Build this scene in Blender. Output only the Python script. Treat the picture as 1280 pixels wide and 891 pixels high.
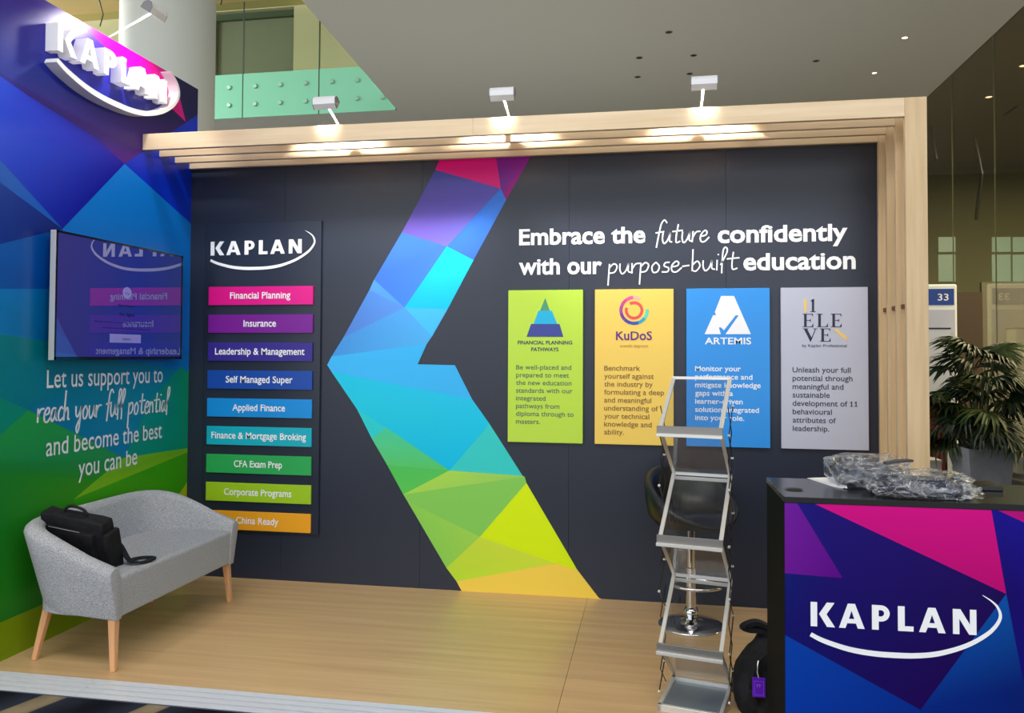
import bpy, bmesh, math, random
from mathutils import Vector, Matrix, noise
random.seed(7)
PI = math.pi
C = bpy.context.scene.collection
for o in list(bpy.data.objects): bpy.data.objects.remove(o)

# ---------------------------------------------------------------- camera, world, exposure
F, YAW, PITCH, ROLL, CX, CY, PY = 998.0036, 0.17549, 0.02647, 0.00473, 3.32116, -5.29834, 416.0837
CZ = 1.6
def cam_basis():
    cy, sy, cp, sp = math.cos(YAW), math.sin(YAW), math.cos(PITCH), math.sin(PITCH)
    f = Vector((-sy*cp, cy*cp, sp)); r = Vector((cy, sy, 0)); u = r.cross(f)
    cr, sr = math.cos(ROLL), math.sin(ROLL)
    return f, r*cr + u*sr, -r*sr + u*cr
FW, RT, UP = cam_basis()
cam = bpy.data.cameras.new('camera'); co = bpy.data.objects.new('camera', cam); C.objects.link(co)
co.matrix_world = Matrix(((RT.x, UP.x, -FW.x, CX), (RT.y, UP.y, -FW.y, CY), (RT.z, UP.z, -FW.z, CZ), (0, 0, 0, 1)))
cam.sensor_fit = 'HORIZONTAL'; cam.sensor_width = 36.0
cam.lens = 36.0*F/1280.0
cam.shift_y = -(445.5-PY)/1280.0
cam.clip_end = 200
bpy.context.scene.camera = co
sc = bpy.context.scene
sc.view_settings.view_transform = 'Standard'; sc.view_settings.look = 'None'
sc.view_settings.gamma = 1.0; sc.view_settings.use_curve_mapping = False
sc.view_settings.exposure = 0.4
w = bpy.data.worlds.new('world'); sc.world = w; w.use_nodes = True
w.node_tree.nodes['Background'].inputs[0].default_value = (0.93, 0.97, 1.0, 1)
w.node_tree.nodes['Background'].inputs[1].default_value = 1.45
sc.cycles.max_bounces = 8; sc.cycles.transparent_max_bounces = 16
def area(name, loc, size, power, col, rot):
    l = bpy.data.lights.new(name, 'AREA'); l.shape = 'RECTANGLE'; l.size = size[0]; l.size_y = size[1]
    l.energy = power; l.color = col
    o = bpy.data.objects.new(name, l); C.objects.link(o); o.location = loc; o.rotation_euler = rot
area('hall_light', (2.6, -4.2, 5.9), (6, 3.0), 260, (1, 0.97, 0.92), (0.25, 0, 0))

for ux, uy in ((-0.4, 4.6), (3.4, 5.2)):      # unseen spots added behind the stand to brighten the ceiling
    l = bpy.data.lights.new('ceiling_fill', 'SPOT'); l.energy = 110; l.color = (1, .98, .93); l.spot_size = math.radians(165); l.spot_blend = 1; l.shadow_soft_size = .08
    o = bpy.data.objects.new('ceiling_fill', l); C.objects.link(o); o.location = (ux, uy, .3); o.rotation_euler = (PI, 0, 0)
area('room_fill', (11.5, 6, 5.8), (3, 8), 2000, (1, 0.9, 0.72), (0, 0, 0))  # added fill, lifts the dark room behind the smoky glass
area('atrium_fill', (-9.6, 3.6, 7.9), (2.4, 4), 900, (1, 0.96, 0.85), (0.5, 0, -1.0))  # unseen fill, added to brighten the atrium wall and column

def at(x, y, axis, val):                 # point of the world plane (axis = val) seen at photo pixel x, y
    d = FW + RT*((x-640)/F) + UP*((PY-y)/F)
    o = Vector((CX, CY, CZ)); t = (val-o[axis])/d[axis]
    return o + d*t

# ---------------------------------------------------------------- materials
def lin(c):
    c /= 255.0
    return c/12.92 if c <= 0.04045 else ((c+0.055)/1.055)**2.4
def rgb(r, g, b): return (lin(r), lin(g), lin(b), 1)
def mat(name, col, rough=0.5, metal=0.0, spec=0.5, emit=None, es=0.0, coat=0.0, alpha=None):
    m = bpy.data.materials.new(name); m.use_nodes = True; b = m.node_tree.nodes['Principled BSDF']
    b.inputs['Base Color'].default_value = col; b.inputs['Roughness'].default_value = rough
    b.inputs['Metallic'].default_value = metal; b.inputs['Specular IOR Level'].default_value = spec
    b.inputs['Coat Weight'].default_value = coat
    if emit: b.inputs['Emission Color'].default_value = emit; b.inputs['Emission Strength'].default_value = es
    return m
def nd(m, t, **k):
    n = m.node_tree.nodes.new(t)
    for a, v in k.items(): setattr(n, a, v)
    return n
def noisy(m, c1, c2, scale=(1, 1, 1), nscale=5.0, detail=4.0, bump=0.0, lo=0.35, hi=0.65, bscale=None, dist=0.002):
    nt = m.node_tree; b = nt.nodes['Principled BSDF']
    tc = nd(m, 'ShaderNodeTexCoord'); mp = nd(m, 'ShaderNodeMapping'); mp.inputs['Scale'].default_value = scale
    nz = nd(m, 'ShaderNodeTexNoise'); nz.inputs['Scale'].default_value = nscale; nz.inputs['Detail'].default_value = detail
    cr = nd(m, 'ShaderNodeValToRGB'); cr.color_ramp.elements[0].position = lo; cr.color_ramp.elements[1].position = hi
    cr.color_ramp.elements[0].color = c1; cr.color_ramp.elements[1].color = c2
    nt.links.new(tc.outputs['Object'], mp.inputs[0]); nt.links.new(mp.outputs[0], nz.inputs['Vector'])
    nt.links.new(nz.outputs['Fac'], cr.inputs[0]); nt.links.new(cr.outputs[0], b.inputs['Base Color'])
    if bump:
        bp = nd(m, 'ShaderNodeBump'); bp.inputs['Strength'].default_value = bump; bp.inputs['Distance'].default_value = dist
        n2 = nz
        if bscale:
            n2 = nd(m, 'ShaderNodeTexNoise'); n2.inputs['Scale'].default_value = bscale; n2.inputs['Detail'].default_value = 3
            nt.links.new(mp.outputs[0], n2.inputs['Vector'])
        nt.links.new(n2.outputs['Fac'], bp.inputs['Height']); nt.links.new(bp.outputs[0], b.inputs['Normal'])
    return m
def wood(name, c1, c2, axis, rough=0.45, k=1.0):
    s = [14.0*k]*3; s[axis] = 0.7*k
    m = mat(name, c1, rough, spec=0.4); return noisy(m, c1, c2, tuple(s), 2.2, 5.0, 0.05, 0.3, 0.7)
WOODX = wood('pale_wood_horizontal', rgb(220, 194, 158), rgb(234, 212, 180), 0)
WOODZ = wood('pale_wood_upright', rgb(206, 178, 138), rgb(224, 198, 160), 2)
FLOORW = wood('wood_vinyl_floor', rgb(196, 160, 116), rgb(216, 182, 136), 0, 0.30, 0.55)
LEGW = wood('beech_leg', rgb(205, 150, 105), rgb(222, 170, 125), 2, 0.4)
BLACKW = mat('charcoal_wall_laminate', rgb(36, 43, 60), 0.36, spec=0.45)
BLACKB = mat('charcoal_board', rgb(33, 41, 58), 0.30, spec=0.45)
BLACKC = mat('black_counter_laminate', rgb(16, 18, 22), 0.22, spec=0.6)
BLACKS = mat('black_counter_side', rgb(10, 11, 14), 0.55, spec=0.03)
WHITE = mat('white_print', rgb(240, 242, 248), 0.45)
WHITES = mat('white_foam_letter', rgb(236, 236, 242), 0.5)
ALU = mat('brushed_aluminium', rgb(205, 205, 208), 0.32, 0.85)
ALUL = mat('light_aluminium', rgb(225, 224, 222), 0.38, 0.5)
ALUD = mat('grey_aluminium', rgb(140, 138, 136), 0.4, 0.6)
CHROME = mat('chrome', rgb(225, 225, 228), 0.08, 1.0)
DARKM = mat('dark_wire', rgb(60, 60, 64), 0.3, 0.8)
WHITEM = mat('white_painted_metal', rgb(225, 228, 230), 0.4)
SILVER = mat('silver_lamp_body', rgb(222, 224, 230), 0.4, 0.1)
SILVERD = mat('grey_lamp_top', rgb(120, 120, 128), 0.4, 0.3)
LENS = mat('lamp_lens', rgb(255, 250, 235), 0.3, emit=(1, 0.93, 0.8, 1), es=6)
BLK = mat('black_plastic', rgb(12, 12, 14), 0.3)
BLKF = noisy(mat('black_nylon', rgb(14, 14, 18), 0.75, spec=0.3), rgb(10, 10, 13), rgb(24, 24, 32), (1, 1, 1), 30, 4, 0.4, bscale=220, dist=0.001)
BLKL = mat('black_leather', rgb(18, 19, 23), 0.38, spec=0.5)
GREYF = noisy(mat('grey_wool_fabric', rgb(150, 152, 158), 0.9, spec=0.2), rgb(132, 134, 140), rgb(186, 188, 194), (1, 1, 1), 260, 2, 0.5, 0.38, 0.62, dist=0.0015)
CEIL = mat('grey_ceiling_paint', rgb(232, 232, 220), 0.8)
TAN = mat('tan_ceiling', rgb(214, 190, 132), 0.8)
OLIVE = noisy(mat('olive_wall_paint', rgb(120, 122, 70), 0.8), rgb(200, 186, 164), rgb(210, 196, 174), (1, 1, 1), 0.6)
COLM = mat('white_column_paint', rgb(205, 212, 210), 0.6)
def glassy(name, tint, gloss=0.08, rough=0.02, base=None, basefac=0.0):
    m = bpy.data.materials.new(name); m.use_nodes = True; nt = m.node_tree; nt.nodes.clear()
    out = nt.nodes.new('ShaderNodeOutputMaterial'); tr = nt.nodes.new('ShaderNodeBsdfTransparent'); tr.inputs[0].default_value = tint
    gl = nt.nodes.new('ShaderNodeBsdfGlossy'); gl.inputs['Roughness'].default_value = rough
    fr = nt.nodes.new('ShaderNodeLayerWeight'); fr.inputs[0].default_value = 0.5
    pw = nt.nodes.new('ShaderNodeMath'); pw.operation = 'POWER'; pw.inputs[1].default_value = 5.0
    ad = nt.nodes.new('ShaderNodeMath'); ad.operation = 'MULTIPLY_ADD'; ad.inputs[1].default_value = 0.9; ad.inputs[2].default_value = 0.04+gloss; ad.use_clamp = True
    nt.links.new(fr.outputs['Facing'], pw.inputs[0]); nt.links.new(pw.outputs[0], ad.inputs[0])
    mx = nt.nodes.new('ShaderNodeMixShader'); nt.links.new(ad.outputs[0], mx.inputs[0]); nt.links.new(tr.outputs[0], mx.inputs[1]); nt.links.new(gl.outputs[0], mx.inputs[2])
    last = mx
    if base:
        df = nt.nodes.new('ShaderNodeBsdfDiffuse'); df.inputs[0].default_value = base
        m2 = nt.nodes.new('ShaderNodeMixShader'); m2.inputs[0].default_value = basefac
        nt.links.new(mx.outputs[0], m2.inputs[1]); nt.links.new(df.outputs[0], m2.inputs[2]); last = m2
    nt.links.new(last.outputs[0], out.inputs[0]); return m
GLASSG = glassy('green_tinted_glass', (0.88, 0.94, 0.87, 1), 0.0)
FROST = glassy('frosted_aqua_glass', (0.5, 0.85, 0.7, 1), 0.0, 0.2, rgb(135, 205, 178), 0.88)
DARKG = glassy('smoky_glass', (0.70, 0.68, 0.56, 1), 0.02, 0.01)
ACRYL = glassy('clear_acrylic', (0.93, 0.94, 0.95, 1), 0.015, 0.03)
def plastic():
    m = glassy('crumpled_clear_film', (0.9, 0.92, 0.95, 1), 0.07, 0.05, rgb(225, 228, 235), 0.02)
    nt = m.node_tree; bp = nt.nodes.new('ShaderNodeBump'); bp.inputs['Strength'].default_value = 1.0; bp.inputs['Distance'].default_value = 0.02
    tc = nt.nodes.new('ShaderNodeTexCoord'); nz = nt.nodes.new('ShaderNodeTexNoise'); nz.inputs['Scale'].default_value = 13; nz.inputs['Detail'].default_value = 5
    nz.inputs['Distortion'].default_value = 1.6
    nt.links.new(tc.outputs['Object'], nz.inputs['Vector']); nt.links.new(nz.outputs['Fac'], bp.inputs['Height'])
    n2 = nt.nodes.new('ShaderNodeTexNoise'); n2.inputs['Scale'].default_value = 9; n2.inputs['Detail'].default_value = 4; n2.inputs['Distortion'].default_value = 2.5
    cr = nt.nodes.new('ShaderNodeValToRGB'); e = cr.color_ramp.elements; e[0].position = .478; e[0].color = (.02, .02, .02, 1); e[1].position = .522; e[1].color = (.02, .02, .02, 1)
    x = e.new(.5); x.color = (.42, .42, .42, 1)  # pale crease lines painted in place of bright glints on the film
    nt.links.new(tc.outputs['Object'], n2.inputs['Vector']); nt.links.new(n2.outputs['Fac'], cr.inputs[0])
    for n in [q for q in nt.nodes if q.type == 'MIX_SHADER' and q.inputs[2].is_linked and q.inputs[2].links[0].from_node.type == 'BSDF_DIFFUSE']: nt.links.new(cr.outputs[0], n.inputs[0])
    for n in nt.nodes:
        if n.type in ('BSDF_GLOSSY', 'LAYER_WEIGHT'): nt.links.new(bp.outputs[0], n.inputs['Normal'])
    return m
FILM = plastic()
def facet_mat(name, rough=0.38, spec=0.15):
    m = mat(name, (1, 1, 1, 1), rough, spec=spec); a = nd(m, 'ShaderNodeVertexColor'); a.layer_name = 'Col'
    m.node_tree.links.new(a.outputs[0], m.node_tree.nodes['Principled BSDF'].inputs['Base Color']); return m
FACET = facet_mat('printed_vinyl'); FACETL = facet_mat('printed_wall_vinyl', 0.34, 0.3)

# ---------------------------------------------------------------- object helpers
def empty(name, loc=(0, 0, 0)):
    o = bpy.data.objects.new(name, None); C.objects.link(o); o.location = loc; o.empty_display_size = 0.1; return o
def tag(o, label=None, cat=None, group=None, kind=None):
    if label: o['label'] = label
    if cat: o['category'] = cat
    if group: o['group'] = group
    if kind: o['kind'] = kind
    return o
def root(t):
    v = Vector((0, 0, 0))
    while t is not None: v = v + t.location; t = t.parent
    return v
def obj(name, bm, m, parent=None, smooth=False, bevel=0.0, seg=2, sub=0, local=False, base=None):
    """link a bmesh given in world coordinates as one object; parented ones keep their place"""
    me = bpy.data.meshes.new(name); bmesh.ops.recalc_face_normals(bm, faces=bm.faces[:]) if len(bm.faces) else None
    bm.to_mesh(me); bm.free()
    for mm in (m if isinstance(m, (list, tuple)) else [m]): me.materials.append(mm)
    if smooth:
        for p in me.polygons: p.use_smooth = True
    o = bpy.data.objects.new(name, me); C.objects.link(o)
    if base is not None and not local:
        me.transform(Matrix.Translation(-Vector(base))); o.location = base
    if parent:
        o.parent = parent
        if not local:
            r = root(parent); me.transform(Matrix.Translation(-r))
    if bevel:
        b = o.modifiers.new('bevel', 'BEVEL'); b.width = bevel; b.segments = seg; b.limit_method = 'ANGLE'; b.angle_limit = 0.6
    if sub:
        s = o.modifiers.new('subd', 'SUBSURF'); s.levels = sub; s.render_levels = sub
    return o
def bm_(): return bmesh.new()
def box(bm, x0, x1, y0, y1, z0, z1, M=None):
    vs = [bm.verts.new(Vector((x, y, z)) if M is None else M @ Vector((x, y, z))) for x in (x0, x1) for y in (y0, y1) for z in (z0, z1)]
    for f in ((0, 1, 3, 2), (4, 6, 7, 5), (0, 4, 5, 1), (2, 3, 7, 6), (0, 2, 6, 4), (1, 5, 7, 3)): bm.faces.new([vs[i] for i in f])
    return bm
def bx(*a, M=None): return box(bm_(), *a, M=M)
def hexa(bm, lo, hi):                       # 4 low points, 4 high points
    a = [bm.verts.new(p) for p in lo]; b = [bm.verts.new(p) for p in hi]; n = len(a)
    bm.faces.new(a[::-1]); bm.faces.new(b)
    for i in range(n): bm.faces.new((a[i], a[(i+1) % n], b[(i+1) % n], b[i]))
    return bm
def tube(bm, pts, r, n=10, closed=False, r1=None):
    pts = [Vector(p) for p in pts]; rings = []; N = len(pts)
    for i, p in enumerate(pts):
        if closed: d = pts[(i+1) % N]-pts[i-1]
        else: d = pts[min(i+1, N-1)]-pts[max(i-1, 0)]
        d.normalize(); a = Vector((0, 0, 1)) if abs(d.z) < 0.9 else Vector((1, 0, 0))
        s = d.cross(a).normalized(); t = d.cross(s).normalized()
        rr = r if r1 is None else r + (r1-r)*i/(N-1)
        rings.append([bm.verts.new(p + (s*math.cos(2*PI*k/n)+t*math.sin(2*PI*k/n))*rr) for k in range(n)])
    for i in range(N if closed else N-1):
        A, B = rings[i], rings[(i+1) % N]
        for k in range(n): bm.faces.new((A[k], A[(k+1) % n], B[(k+1) % n], B[k]))
    if not closed: bm.faces.new(rings[0][::-1]); bm.faces.new(rings[-1])
    return bm
def lathe(bm, prof, c, n=32):
    rings = []
    for r, z in prof:
        if r < 1e-5: rings.append([bm.verts.new((c[0], c[1], c[2]+z))]*n)
        else: rings.append([bm.verts.new((c[0]+r*math.cos(2*PI*k/n), c[1]+r*math.sin(2*PI*k/n), c[2]+z)) for k in range(n)])
    for A, B in zip(rings, rings[1:]):
        for k in range(n):
            q = [A[k], A[(k+1) % n], B[(k+1) % n], B[k]]; u = []
            for v in q:
                if v not in u: u.append(v)
            if len(u) > 2:
                try: bm.faces.new(u)
                except ValueError: pass
    return bm
# print planes: (u, v, w) = along, up, out of the surface
def back_map(y0): return lambda u, v, w=0.0: Vector((u, y0-w, v))
def left_map(x0): return lambda u, v, w=0.0: Vector((x0+w, u, v))
def prism(bm, pts, w0, w1, mp):
    a = [bm.verts.new(mp(u, v, w0)) for u, v in pts]; b = [bm.verts.new(mp(u, v, w1)) for u, v in pts]; n = len(pts)
    bm.faces.new(a); bm.faces.new(b[::-1])
    for i in range(n): bm.faces.new((a[i], b[i], b[(i+1) % n], a[(i+1) % n]))
def prism_loops(bm, loops, w0, w1, mp):      # outline plus holes
    from mathutils.geometry import tessellate_polygon
    flat = [p for l in loops for p in l]
    tris = tessellate_polygon([[Vector((u, v, 0)) for u, v in l] for l in loops])
    a = [bm.verts.new(mp(u, v, w0)) for u, v in flat]; b = [bm.verts.new(mp(u, v, w1)) for u, v in flat]
    for t in tris:
        bm.faces.new([a[i] for i in t]); bm.faces.new([b[i] for i in t][::-1])
    o = 0
    for l in loops:
        n = len(l)
        for i in range(n): bm.faces.new((a[o+i], b[o+i], b[o+(i+1) % n], a[o+(i+1) % n]))
        o += n
def smooth_line(pts, k=6):
    out = []
    P = [pts[0]] + list(pts) + [pts[-1]]
    for i in range(1, len(P)-2):
        p0, p1, p2, p3 = P[i-1], P[i], P[i+1], P[i+2]
        for j in range(k):
            t = j/k
            out.append(tuple(0.5*((2*b)+(-a+c)*t+(2*a-5*b+4*c-d)*t*t+(-a+3*b-3*c+d)*t**3) for a, b, c, d in zip(p0, p1, p2, p3)))
    out.append(tuple(pts[-1])); return out
def ribbon(bm, pts, wd, w0, w1, mp):         # pts 2d polyline, wd width or list of widths
    n = len(pts); L = []; R = []
    for i, p in enumerate(pts):
        a = pts[max(0, i-1)]; b = pts[min(n-1, i+1)]; dx, dy = b[0]-a[0], b[1]-a[1]; l = math.hypot(dx, dy) or 1
        h = (wd[i] if isinstance(wd, list) else wd)/2
        L.append((p[0]-dy/l*h, p[1]+dx/l*h)); R.append((p[0]+dy/l*h, p[1]-dx/l*h))
    lw0 = [bm.verts.new(mp(*q, w0)) for q in L]; rw0 = [bm.verts.new(mp(*q, w0)) for q in R]
    lw1 = [bm.verts.new(mp(*q, w1)) for q in L]; rw1 = [bm.verts.new(mp(*q, w1)) for q in R]
    for i in range(n-1):
        bm.faces.new((lw1[i], rw1[i], rw1[i+1], lw1[i+1])); bm.faces.new((lw0[i], lw0[i+1], rw0[i+1], rw0[i]))
        bm.faces.new((lw0[i], lw1[i], lw1[i+1], lw0[i+1])); bm.faces.new((rw0[i], rw0[i+1], rw1[i+1], rw1[i]))
    bm.faces.new((lw0[0], rw0[0], rw1[0], lw1[0])); bm.faces.new((lw0[-1], lw1[-1], rw1[-1], rw0[-1]))
# lettering with the built-in font
_cap = {}
def warp(y, c):                       # taller lower case letters
    xh = .645*c; nx = .74*c
    if y <= 0: return y
    if y <= xh: return y*nx/xh
    if y <= c*1.1: return nx+(y-xh)*(c*1.1-nx)/(c*1.1-xh)
    return y

def glyphs(s, off):
    cu = bpy.data.curves.new('t', 'FONT'); cu.body = s; cu.size = 1; cu.offset = off; cu.resolution_u = 3; cu.fill_mode = 'FRONT'
    o = bpy.data.objects.new('t', cu); C.objects.link(o); dg = bpy.context.evaluated_depsgraph_get()
    me = o.evaluated_get(dg).to_mesh(); vs = [(v.co.x, v.co.y) for v in me.vertices]; fs = [tuple(p.vertices) for p in me.polygons]
    o.evaluated_get(dg).to_mesh_clear(); bpy.data.objects.remove(o); bpy.data.curves.remove(cu); return vs, fs
def text(bm, s, u0, u1, v, cap, mp, off=0.0, w=0.003, centre=None, xs=None, v1=None):
    """flat lettering from u0 to u1 (or at x scale xs), baseline v, capital height cap"""
    if off not in _cap: vs, _ = glyphs('H', off); _cap[off] = (max(p[1] for p in vs)-min(p[1] for p in vs))
    vs, fs = glyphs(s, off); k = cap/_cap[off]; a = min(p[0] for p in vs); b = max(p[0] for p in vs)
    if xs is None: xs = (u1-u0)/(b-a)
    if centre is not None: u0 = centre-(b-a)*xs/2
    V = []
    up = s.upper() == s
    for x, y in vs:
        if not up: y = warp(y, _cap[off])
        uu = u0+(x-a)*xs; vv = v
        if v1 is not None: vv = v+(v1-v)*((x-a)/(b-a))
        V.append(bm.verts.new(mp(uu, vv+y*k, w)))
    for f in fs:
        try: bm.faces.new([V[i] for i in f])
        except ValueError: pass
    return xs
HAND = {
 'f': (.62, [[(.85, 1.85), (.6, 2.15), (.38, 1.8), (.3, 1.0), (.22, -.35)], [(.0, 1.0), (.7, 1.1)]]),
 'u': (.85, [[(0, 1), (.02, .4), (.2, 0), (.45, .3), (.6, 1)], [(.6, 1), (.62, .25), (.85, .1)]]),
 't': (.75, [[(.32, 1.7), (.27, .6), (.35, .05), (.65, .15)], [(-.1, 1.05), (.75, 1.12)]]),
 'r': (.62, [[(0, 1), (.04, 0)], [(.03, .4), (.25, .9), (.6, .95)]]),
 'e': (.72, [[(.05, .5), (.45, .6), (.5, .9), (.3, 1), (.05, .6), (.1, .1), (.4, 0), (.75, .4)]]),
 'p': (.75, [[(0, 1), (.0, -1.1)], [(0, .6), (.3, 1), (.55, .75), (.4, .2), (.02, .1)]]),
 'o': (.75, [[(.3, 1), (.05, .6), (.15, .05), (.45, .1), (.55, .6), (.3, 1)]]),
 's': (.62, [[(.5, .95), (.2, .9), (.15, .6), (.45, .4), (.4, .05), (0, .05)]]),
 '-': (.72, [[(.05, .5), (.55, .58)]]),
 'b': (.75, [[(0, 2.1), (.04, 0)], [(.04, .6), (.35, .95), (.55, .5), (.3, 0), (.04, .1)]]),
 'i': (.35, [[(.1, 1), (.12, 0)], [(.14, 1.45), (.17, 1.56)]]),
 'l': (.5, [[(.0, .5), (.38, 1.7), (.3, 2.15), (.12, 1.9), (.1, .5), (.12, -.3)]]),
 'a': (.75, [[(.5, .9), (.2, .95), (.02, .5), (.15, .02), (.4, .3), (.5, .9)], [(.5, .9), (.52, .2), (.72, .05)]]),
 'c': (.62, [[(.5, .85), (.25, 1), (.03, .5), (.2, .02), (.6, .25)]]),
 'h': (.75, [[(.05, 2.2), (.03, 0)], [(.03, .5), (.3, .95), (.45, .6), (.48, .1), (.65, .1)]]),
 'y': (.8, [[(0, 1), (.05, .4), (.25, .2), (.5, .6), (.58, 1)], [(.58, 1), (.52, -.5), (.35, -1.0), (.2, -.6), (.5, 0)]]),
 'n': (.7, [[(0, 1), (.02, 0)], [(.02, .5), (.3, .95), (.45, .6), (.52, 0)]]),
 ' ': (.55, [])}
def hand(bm, s, u0, u1, v0, v1, xh, wd, mp, w=0.003, slant=0.0):
    tot = sum(HAND[c][0] for c in s); k = (u1-u0)/tot; x = 0
    for c in s:
        adv, st = HAND[c]
        for q in st:
            P = smooth_line(q, 5) if len(q) > 2 else q
            P = [(u0+(x+a+slant*b)*k, v0+(v1-v0)*(x+a)/tot+b*xh) for a, b in P]
            ribbon(bm, P, wd, w-0.002, w, mp)
        x += adv
# the sign-writer's logo: six capitals over a sweeping arc; unit = letter height
def logo_letters():
    """each letter: list of shapes; each shape: outline and holes"""
    L = [[[[(0, 0), (.28, 0), (.28, 1), (0, 1)]], [[(.36, .52), (.70, 1), (1.02, 1), (.68, .52), (1.04, 0), (.70, 0)]]]]
    def A(x): return [[[(x, 0), (x+.27, 0), (x+.35, .2), (x+.72, .2), (x+.79, 0), (x+1.08, 0), (x+.68, 1), (x+.38, 1)], [(x+.42, .38), (x+.65, .38), (x+.53, .72)]]]
    L.append(A(1.21))
    bow = [(2.98+.36*math.cos(PI/2-PI*i/10), .67+.33*math.sin(PI/2-PI*i/10)) for i in range(11)]
    inn = [(2.98+.13*math.cos(PI/2-PI*i/10), .67+.13*math.sin(PI/2-PI*i/10)) for i in range(11)]
    L.append([[[(2.60, 0), (2.88, 0), (2.88, .34)]+bow[::-1]+[(2.60, 1)], [(2.88, .54)]+inn[::-1]+[(2.88, .80)]]])
    L.append([[[(3.68, 0), (4.32, 0), (4.32, .20), (3.96, .20), (3.96, 1), (3.68, 1)]]])
    L.append(A(4.55))
    L.append([[[(5.93, 0), (6.19, 0), (6.19, .62), (6.58, 0), (6.88, 0), (6.88, 1), (6.62, 1), (6.62, .40), (6.24, 1), (5.93, 1)]]])
    return L
ARC = [(.0, -.34, .17), (.55, -.58, .19), (1.6, -.86, .21), (2.6, -.98, .22), (3.5, -1.0, .22), (4.4, -.97, .21), (5.3, -.84, .20), (6.2, -.56, .18), (6.9, -.22, .165), (7.5, .22, .145), (7.83, .72, .12), (7.75, 1.12, .09), (7.5, 1.38, .06), (7.14, 1.60, .02)]
def arc_pts():
    P = smooth_line([a for a in ARC], 4); return [(p[0], p[1]) for p in P], [p[2] for p in P]
def logo(bm, u0, v0, su, sv, mp, w0, w1, tilt=0.0):
    for l in logo_letters():
        for pg in l: prism_loops(bm, [[(u0+u*su, v0+tilt*u+v*sv) for u, v in lp] for lp in pg], w0, w1, mp)
    P, W = arc_pts(); ribbon(bm, [(u0+u*su, v0+tilt*u+v*sv) for u, v in P], [x*sv for x in W], w0, w1, mp)
# facets: list of (pixel polygon, colours) laid on a world plane as vertex-coloured print
def facets(name, polys, axis, val, off, parent, m, clip=None):
    from mathutils.geometry import tessellate_polygon
    bm = bm_(); cl = bm.loops.layers.float_color.new('Col')
    for k, (pts, cols) in enumerate(polys):
        P = []
        for (x, y) in pts:
            p = at(x, y, axis, val)
            if clip: p = clip(p)
            p[axis] = val + off + math.copysign(2e-5, off)*k
            P.append(p)
        if isinstance(cols[0], (int, float)): cols = [cols]*len(pts)
        vs = [bm.verts.new(p) for p in P]
        ix = [i for i in range(3) if i != axis]
        for t in tessellate_polygon([[Vector((p[ix[0]], p[ix[1]], 0)) for p in P]]):
            a, b, c = (P[i] for i in t)
            if (b-a).cross(c-a).length < 1e-7: continue
            f = bm.faces.new([vs[i] for i in t])
            for lp, i in zip(f.loops, t): lp[cl] = rgb(*cols[i])
    me = bpy.data.meshes.new(name); bm.normal_update()
    d = Vector((CX, CY, CZ))
    for f in bm.faces:
        if f.normal.dot(d-f.calc_center_median()) < 0: f.normal_flip()
    r = root(parent) if parent else Vector((0, 0, 0))
    for v in bm.verts: v.co -= r
    bm.to_mesh(me); bm.free(); me.materials.append(m)
    o = bpy.data.objects.new(name, me); C.objects.link(o); o.parent = parent; return o

# ================================================================ SETTING
fl = tag(obj('floor', bx(-14, 17, -14, 22, -0.13, -0.03), None or mat('carpet', rgb(30, 34, 46), 0.95, spec=0.1)), kind='structure')
def carpet():
    m = fl.data.materials[0]; nt = m.node_tree; b = nt.nodes['Principled BSDF']
    tc = nd(m, 'ShaderNodeTexCoord'); mp = nd(m, 'ShaderNodeMapping'); mp.inputs['Rotation'].default_value = (0, 0, 0.55); mp.inputs['Scale'].default_value = (1.0, 0.6, 1)
    mp.inputs['Location'].default_value = (0.20, 0, 0)
    wv = nd(m, 'ShaderNodeTexWave'); wv.inputs['Scale'].default_value = 0.62; wv.inputs['Distortion'].default_value = 2.0; wv.inputs['Detail'].default_value = 2; wv.inputs['Detail Scale'].default_value = 1.2
    cr = nd(m, 'ShaderNodeValToRGB'); e = cr.color_ramp.elements
    e[0].position = 0.0; e[0].color = rgb(16, 19, 30); e[1].position = 0.86; e[1].color = rgb(46, 52, 68)
    x = e.new(0.9); x.color = rgb(140, 125, 100); x = e.new(1.0); x.color = rgb(150, 135, 110)
    nz = nd(m, 'ShaderNodeTexNoise'); nz.inputs['Scale'].default_value = 300
    mx = nd(m, 'ShaderNodeMix', data_type='RGBA', blend_type='MULTIPLY'); mx.inputs[0].default_value = 0.6
    nt.links.new(tc.outputs['Object'], mp.inputs[0]); nt.links.new(mp.outputs[0], wv.inputs[0]); nt.links.new(wv.outputs['Fac'], cr.inputs[0])
    nt.links.new(cr.outputs[0], mx.inputs[6]); nt.links.new(nz.outputs['Fac'], mx.inputs[7]); nt.links.new(mx.outputs[2], b.inputs['Base Color'])
carpet()
YS = -1.757
stage = tag(obj('floor_platform', bx(0.0, 5.6, YS, 0.0, -0.03, -0.004), BLK), kind='structure')
for a, b in ((0.0, 2.8945), (2.8965, 5.6)): obj('floor_sheet', bx(a, b, YS, 0.0, -0.004, 0.0), FLOORW, stage)
edge = tag(empty('trim_1', (0, YS, -0.03)), kind='structure')
STR = mat('grooved_white_metal', rgb(212, 216, 224), 0.4, 0.2); GRV = mat('groove_grey', rgb(70, 76, 88), 0.5)
jx = at(118, 852, 2, -0.01).x
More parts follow.
